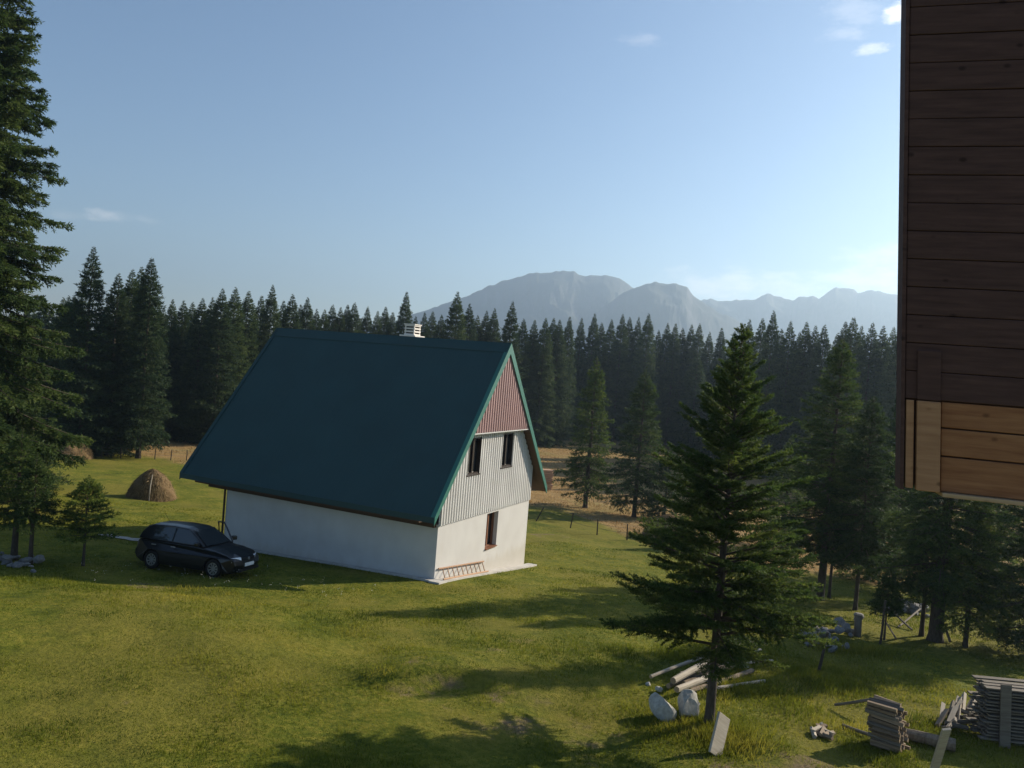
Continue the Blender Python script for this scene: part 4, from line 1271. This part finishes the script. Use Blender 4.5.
# two upright boards in front of the stack
for px0, py0, px1, w_, lab in ((1004, 748, 1010, .23, 'broad grey board standing upright against the tall board stack'), (1017, 746, 1021, .17, 'narrower grey board standing upright against the tall board stack, behind the broad one')):
    p = at(px0, py0); h = 1.42 if w_ > .2 else 1.2
    Mx = Matrix.Translation(p + Vector((0, .05, h / 2 - .04))) @ Matrix.Rotation(R(-2), 4, 'Y') @ Matrix.Rotation(R(-3), 4, 'X') @ Matrix.Rotation(ax, 4, 'Z')
    board('upright_board', (w_, .04, h), Mx, 'grey_timber', lab, 'board')
# heap of pale rails leaning at the stack's end
for k in range(13):
    u = k / 12
    p = at(944 + u * 34, 726 - 10 * u); L = rs.uniform(.5, .75)
    o = link('firewood', rs.choice(FWP if k % 3 else FWG)); o.location = p + Vector((rs.uniform(-.04, .04), rs.uniform(-.05, .25), .16 + .20 * u + rs.uniform(0, .06)))
    o.rotation_euler = (rs.uniform(0, 6), R(-14) + rs.uniform(-.12, .12), R(50) + rs.uniform(-.2, .2)); o.scale = (L / .5 * 1.1, .9, .9)
    tag(o, 'split rail in the low heap against the end of the tall board stack', 'firewood', 'split rails in the low heap')
for k in range(12):
    u = k / 11
    p = at(950 + u * 30, 733 - 8 * u)
    o = link('firewood', rs.choice(FWG)); o.location = p + Vector((0, rs.uniform(-.05, .2), .07 + rs.uniform(0, .12) * (1 + u)))
    o.rotation_euler = (rs.uniform(0, 6), rs.uniform(-.3, .3), rs.uniform(-.6, 1.2)); o.scale = (1.0, .8, .8)
    tag(o, 'grey split piece low under the rails at the end of the tall board stack', 'firewood', 'grey pieces under the rails')
# pale upright plank near the bottom edge
p = on(8.55, 14.35)
top, _ = None, None
d = ray(946, 731); tt_ = 14.55 / d[1]; tp = Vector(d * tt_) + Vector((0, 0, CAM_H))
bp = at(930, 783)
dv = tp - bp
Mx = Matrix.Translation((tp + bp) / 2) @ dv.to_track_quat('Z', 'Y').to_matrix().to_4x4() @ Matrix.Rotation(R(20), 4, 'Z')
board('slanting_plank', (.17, .05, dv.length + .1), Mx, 'pale_timber', 'pale new plank standing aslant in front of the barked log at the bottom edge', 'plank')
# sticks and posts in the grove
for a, b_, c_, d_, r_, lab in ((889, 613, 912, 631, .035, 'pale stick leaning to the right in the rubbish heap of the grove'), (919, 612, 898, 628, .035, 'pale stick leaning to the left in the rubbish heap of the grove'), (884, 625, 896, 640, .03, 'short pale stick lying left of the rubbish heap in the grove'), (944, 632, 950, 643, .05, 'pale board stub leaning at the foot of the thick trunk')):
    log('stick', at(a, b_ + 8) + Vector((0, 0, .45)), at(c_, d_) + Vector((0, 0, .04)), r_, r_, lab, 'stick', None, ('grey_timber', 'grey_timber'), 6)
for a, b_, h, dx, r_, lab in ((818, 672, 1.15, .18, .045, 'dark weathered post leaning left in tall grass below the stone pile'), (857, 636, .75, .0, .13, 'stout brown stump post at the end of the stone pile'), (880, 644, 1.5, .05, .04, 'thin upright stake in front of the grove')):
    p = at(a, b_); log('post', p + Vector((0, 0, -.1)), p + Vector((dx, 0, h)), r_, r_ * .9, lab, 'post', None, ('grey_timber', 'end_grain') if r_ > .1 else ('bark', 'end_grain'))

# reddish boards stacked beyond the house
q = at(536, 489)
rbm = []
for i in range(3):
    b_ = MB(); b_.box((-1.5 - .1 * i, -.5, 0), (1.5, .5, .17)); rbm.append(b_.mesh('red_board', MT['red_timber'], bevel=.01))
for k in range(10):
    o = link('red_board', rbm[k % 3]); o.location = q + Vector((rs.uniform(-.08, .08), rs.uniform(-.05, .05), k * .20)); o.rotation_euler = (0, rs.uniform(-.01, .01), R(20) + rs.uniform(-.05, .05))
    tag(o, 'reddish plank in the stack seen past the right eave of the cottage', 'plank', 'reddish planks stacked beyond the cottage')

# wire fences
def fence(posts, label, hgt, name='wire_fence', lean=None):
    root = empty(name, posts[0]); tag(root, label, 'fence')
    tops = []
    for k, p in enumerate(posts):
        dx = (lean or {}).get(k, random.uniform(-.06, .06))
        q = p - posts[0]
        b = MB(); b.tube([q + Vector((0, 0, -.2)), q + Vector((dx, 0, hgt))], [.05, .04], 6); b.build('post', MT['bark'], root)
        tops.append((q, dx))
    b = MB()
    for z in (.45, .75, .97):
        for (q0, d0), (q1, d1) in zip(tops[:-1], tops[1:]):
            a = q0 + Vector((d0 * z, 0, hgt * z)); c = q1 + Vector((d1 * z, 0, hgt * z))
            b.tube([a, (a + c) / 2 - Vector((0, 0, .05)), c], .007, 4)
    b.build('wire', MT['wire'], root)
fence([at(x, y) for x, y in ((535, 521), (570, 528), (597, 535), (627, 540), (655, 548))], 'sagging wire fence on thin stakes along the edge of the lawn right of the house', 1.05, lean={0: .55, 1: .15})
fence([far(x, 300, 79 + (x - 118) * .02)[0] for x in (112, 132, 150, 166, 182, 198, 214)], 'distant low wire fence between lawn and tan meadow left of the house', 1.0)

# pale gravel strip behind the car
def strip(a, b_, w):
    p, q = at(*a), at(*b_)
    d = (q - p); d.z = 0; L = d.length; d.normalize(); s = Vector((-d.y, d.x, 0)); n = 30
    V = []
    for i in range(n + 1):
        c = p + d * L * i / n
        for k, t in enumerate((-1, 0, 1)):
            e = c + s * t * w * (1 + .2 * math.sin(i * 1.7 + t)) ; V.append((e.x, e.y, float(gz(e.x, e.y)) + .035))
    F = [(i*3+k, i*3+k+1, i*3+k+4, i*3+k+3) for i in range(n) for k in range(2)]
    tag(link('gravel_path', fast_mesh('gravel_path', V, F, [MT['gravel']], True)), kind='structure')
strip((104, 535), (222, 549), .45)

# ------------------------------------------------------------------ grass and flowers
HFOOT = [hpt(-11.0, -.5), hpt(.6, -.5), hpt(.6, 9.1), hpt(-11.0, 9.1)]
def in_house(x, y):
    c, s = math.cos(-HYAW), math.sin(-HYAW)
    u = (x - HNX) * c - (y - HNY) * s; v = (x - HNX) * s + (y - HNY) * c
    return (u > -11.1) & (u < .46) & (v > -.33) & (v < 9.1)
def blades(name, n, ylo, yhi, hlo, hhi, w, mat, label, cat, seed, accept=None, spread=1.0, hscale=None):
    rg = np.random.RandomState(seed)
    k_ = 40 if name == 'tall_grass' else 2
    y = ylo * (yhi / ylo) ** rg.rand(n * k_)
    x = (rg.rand(n * k_) * 2 - 1) * (y * .69 + 1.5)
    ok = ~in_house(x, y)
    if accept is not None: ok &= accept(x, y, rg)
    x = x[ok][:n]; y = y[ok][:n]; m = len(x)
    z = gz(x, y)
    sc = y / 18.0
    patch = vnoise(x * .8 + 40, y * .8 + 40, seed + 3); patch2 = vnoise(x * .22 + 60, y * .22 + 40, seed + 4)
    h = rg.uniform(hlo, hhi, m) * (.22 + 1.2 * patch ** 2 + 1.6 * np.clip(vnoise(x * 2.6 + 9, y * 2.6 + 9, seed + 5) - .62, 0, 1)) * (hscale(x, y) if hscale else 1.0)
    a = rg.rand(m) * 6.283
    lean = rg.normal(0, .45, (m, 2)) * h[:, None]
    ww = w * np.maximum(1, sc ** .9) * rg.uniform(.6, 1.3, m)
    dx, dy = np.cos(a) * ww, np.sin(a) * ww
    V = np.stack([np.stack([x - dx, y - dy, z - .01], 1), np.stack([x + dx, y + dy, z - .01], 1), np.stack([x + lean[:, 0], y + lean[:, 1], z + h], 1)], 1).reshape(-1, 3)
    var = np.clip(-.10 + .30 * rg.rand(m) + .55 * patch2 + .55 * (vnoise(x * 1.3, y * 1.3, seed + 8) - .3) + .3 * (vnoise(x * 3.5, y * 3.5, seed + 9) - .5), 0, 1)
    o = link(name, fast_mesh(name, V, np.arange(3 * m).reshape(-1, 3), [MT[mat]], var=var))
    return tag(o, label, cat, None, 'stuff')
def tall(x, y):
    # longer grass around the wood piles and under the trees at the right, along the bank at the left
    t = 1.6 * np.exp(-((x - 6.5) / 3.8) ** 2 - ((y - 20.5) / 3.2) ** 2) + 1.2 * np.exp(-((x - 4.2) / 1.6) ** 2 - ((y - 16.6) / 1.4) ** 2) + .9 * np.exp(-((x + 10) / 7) ** 2 - ((y - 24.2) / 1.0) ** 2)
    t = t + .9 * np.exp(-((x + 1.0) / 2.0) ** 2 - ((y - 18.4) / .5) ** 2)
    return .8 + t
blades('lawn_grass', 330000, 11.0, 48.0, .035, .115, .0095, 'lawn_blade', 'short green lawn grass with yellowish patches', 'grass', 41,
       accept=lambda x, y, rg: (dirt_at(x, y) < .25 + .5 * rg.rand(len(x))) & (dry_at(x, y) < rg.rand(len(x))), hscale=tall)
blades('meadow_grass', 70000, 44.0, 135.0, .10, .26, .011, 'dry_blade', 'dry tan meadow grass beyond the lawn', 'grass', 51,
       accept=lambda x, y, rg: (dry_at(x, y) > rg.rand(len(x))) & (wood_at(x, y) < rg.rand(len(x))))
def lush(x, y):
    out = np.zeros_like(x)
    for (px, py, r) in ((705, 735, 1.1), (668, 722, .9), (745, 690, 1.2), (800, 668, 1.6), (830, 680, 1.3), (690, 655, .9), (880, 752, .7), (955, 735, .8), (725, 748, .5), (850, 650, 1.2), (1000, 742, .8)):
        p = at(px, py); out = np.maximum(out, np.exp(-((x - p.x) ** 2 + (y - p.y) ** 2) / r ** 2))
    return out
blades('tall_grass', 26000, 14.0, 32.0, .10, .26, .010, 'lawn_blade', 'longer unmown grass around the lone spruce, the stones and the wood piles', 'grass', 61,
       accept=lambda x, y, rg: lush(x, y) * .9 > rg.rand(len(x)) + .06)
def flowers():
    rg = np.random.RandomState(77); V = []; F = []
    for k in range(55):
        px = rg.uniform(60, 400); py = 574 + (px - 60) * .075 + rg.normal(0, 7)
        p = at(px, py); h = rg.uniform(.15, .5); q = p + Vector((rg.normal(0, .05), rg.normal(0, .05), h))
        for j in range(3):
            c = q + Vector(rg.normal(0, .03, 3)); s = rg.uniform(.006, .014); b = len(V)
            V += [tuple(c + Vector(v) * s) for v in ((1, 0, .3), (0, 1, 0), (-1, 0, .3), (0, -1, 0), (0, 0, 1), (0, 0, -.6))]
            F += [(b + i, b + j2, b + t, b + t) for i, j2 in ((0, 1), (1, 2), (2, 3), (3, 0)) for t in (4, 5)]
    F = np.array(F)[:, :3]
    tag(link('wildflowers', fast_mesh('wildflowers', np.array(V), F, [MT['flower_white']])), 'small white wildflowers along the bank in front of the car', 'flowers', None, 'stuff')
flowers()

# ------------------------------------------------------------------ render settings
scene.cycles.use_denoising = True
scene.cycles.max_bounces = 6
scene.cycles.diffuse_bounces = 3
scene.cycles.glossy_bounces = 3
scene.cycles.transmission_bounces = 3
scene.cycles.volume_bounces = 0
scene.cycles.sample_clamp_indirect = 6
scene.render.filter_size = 1.6
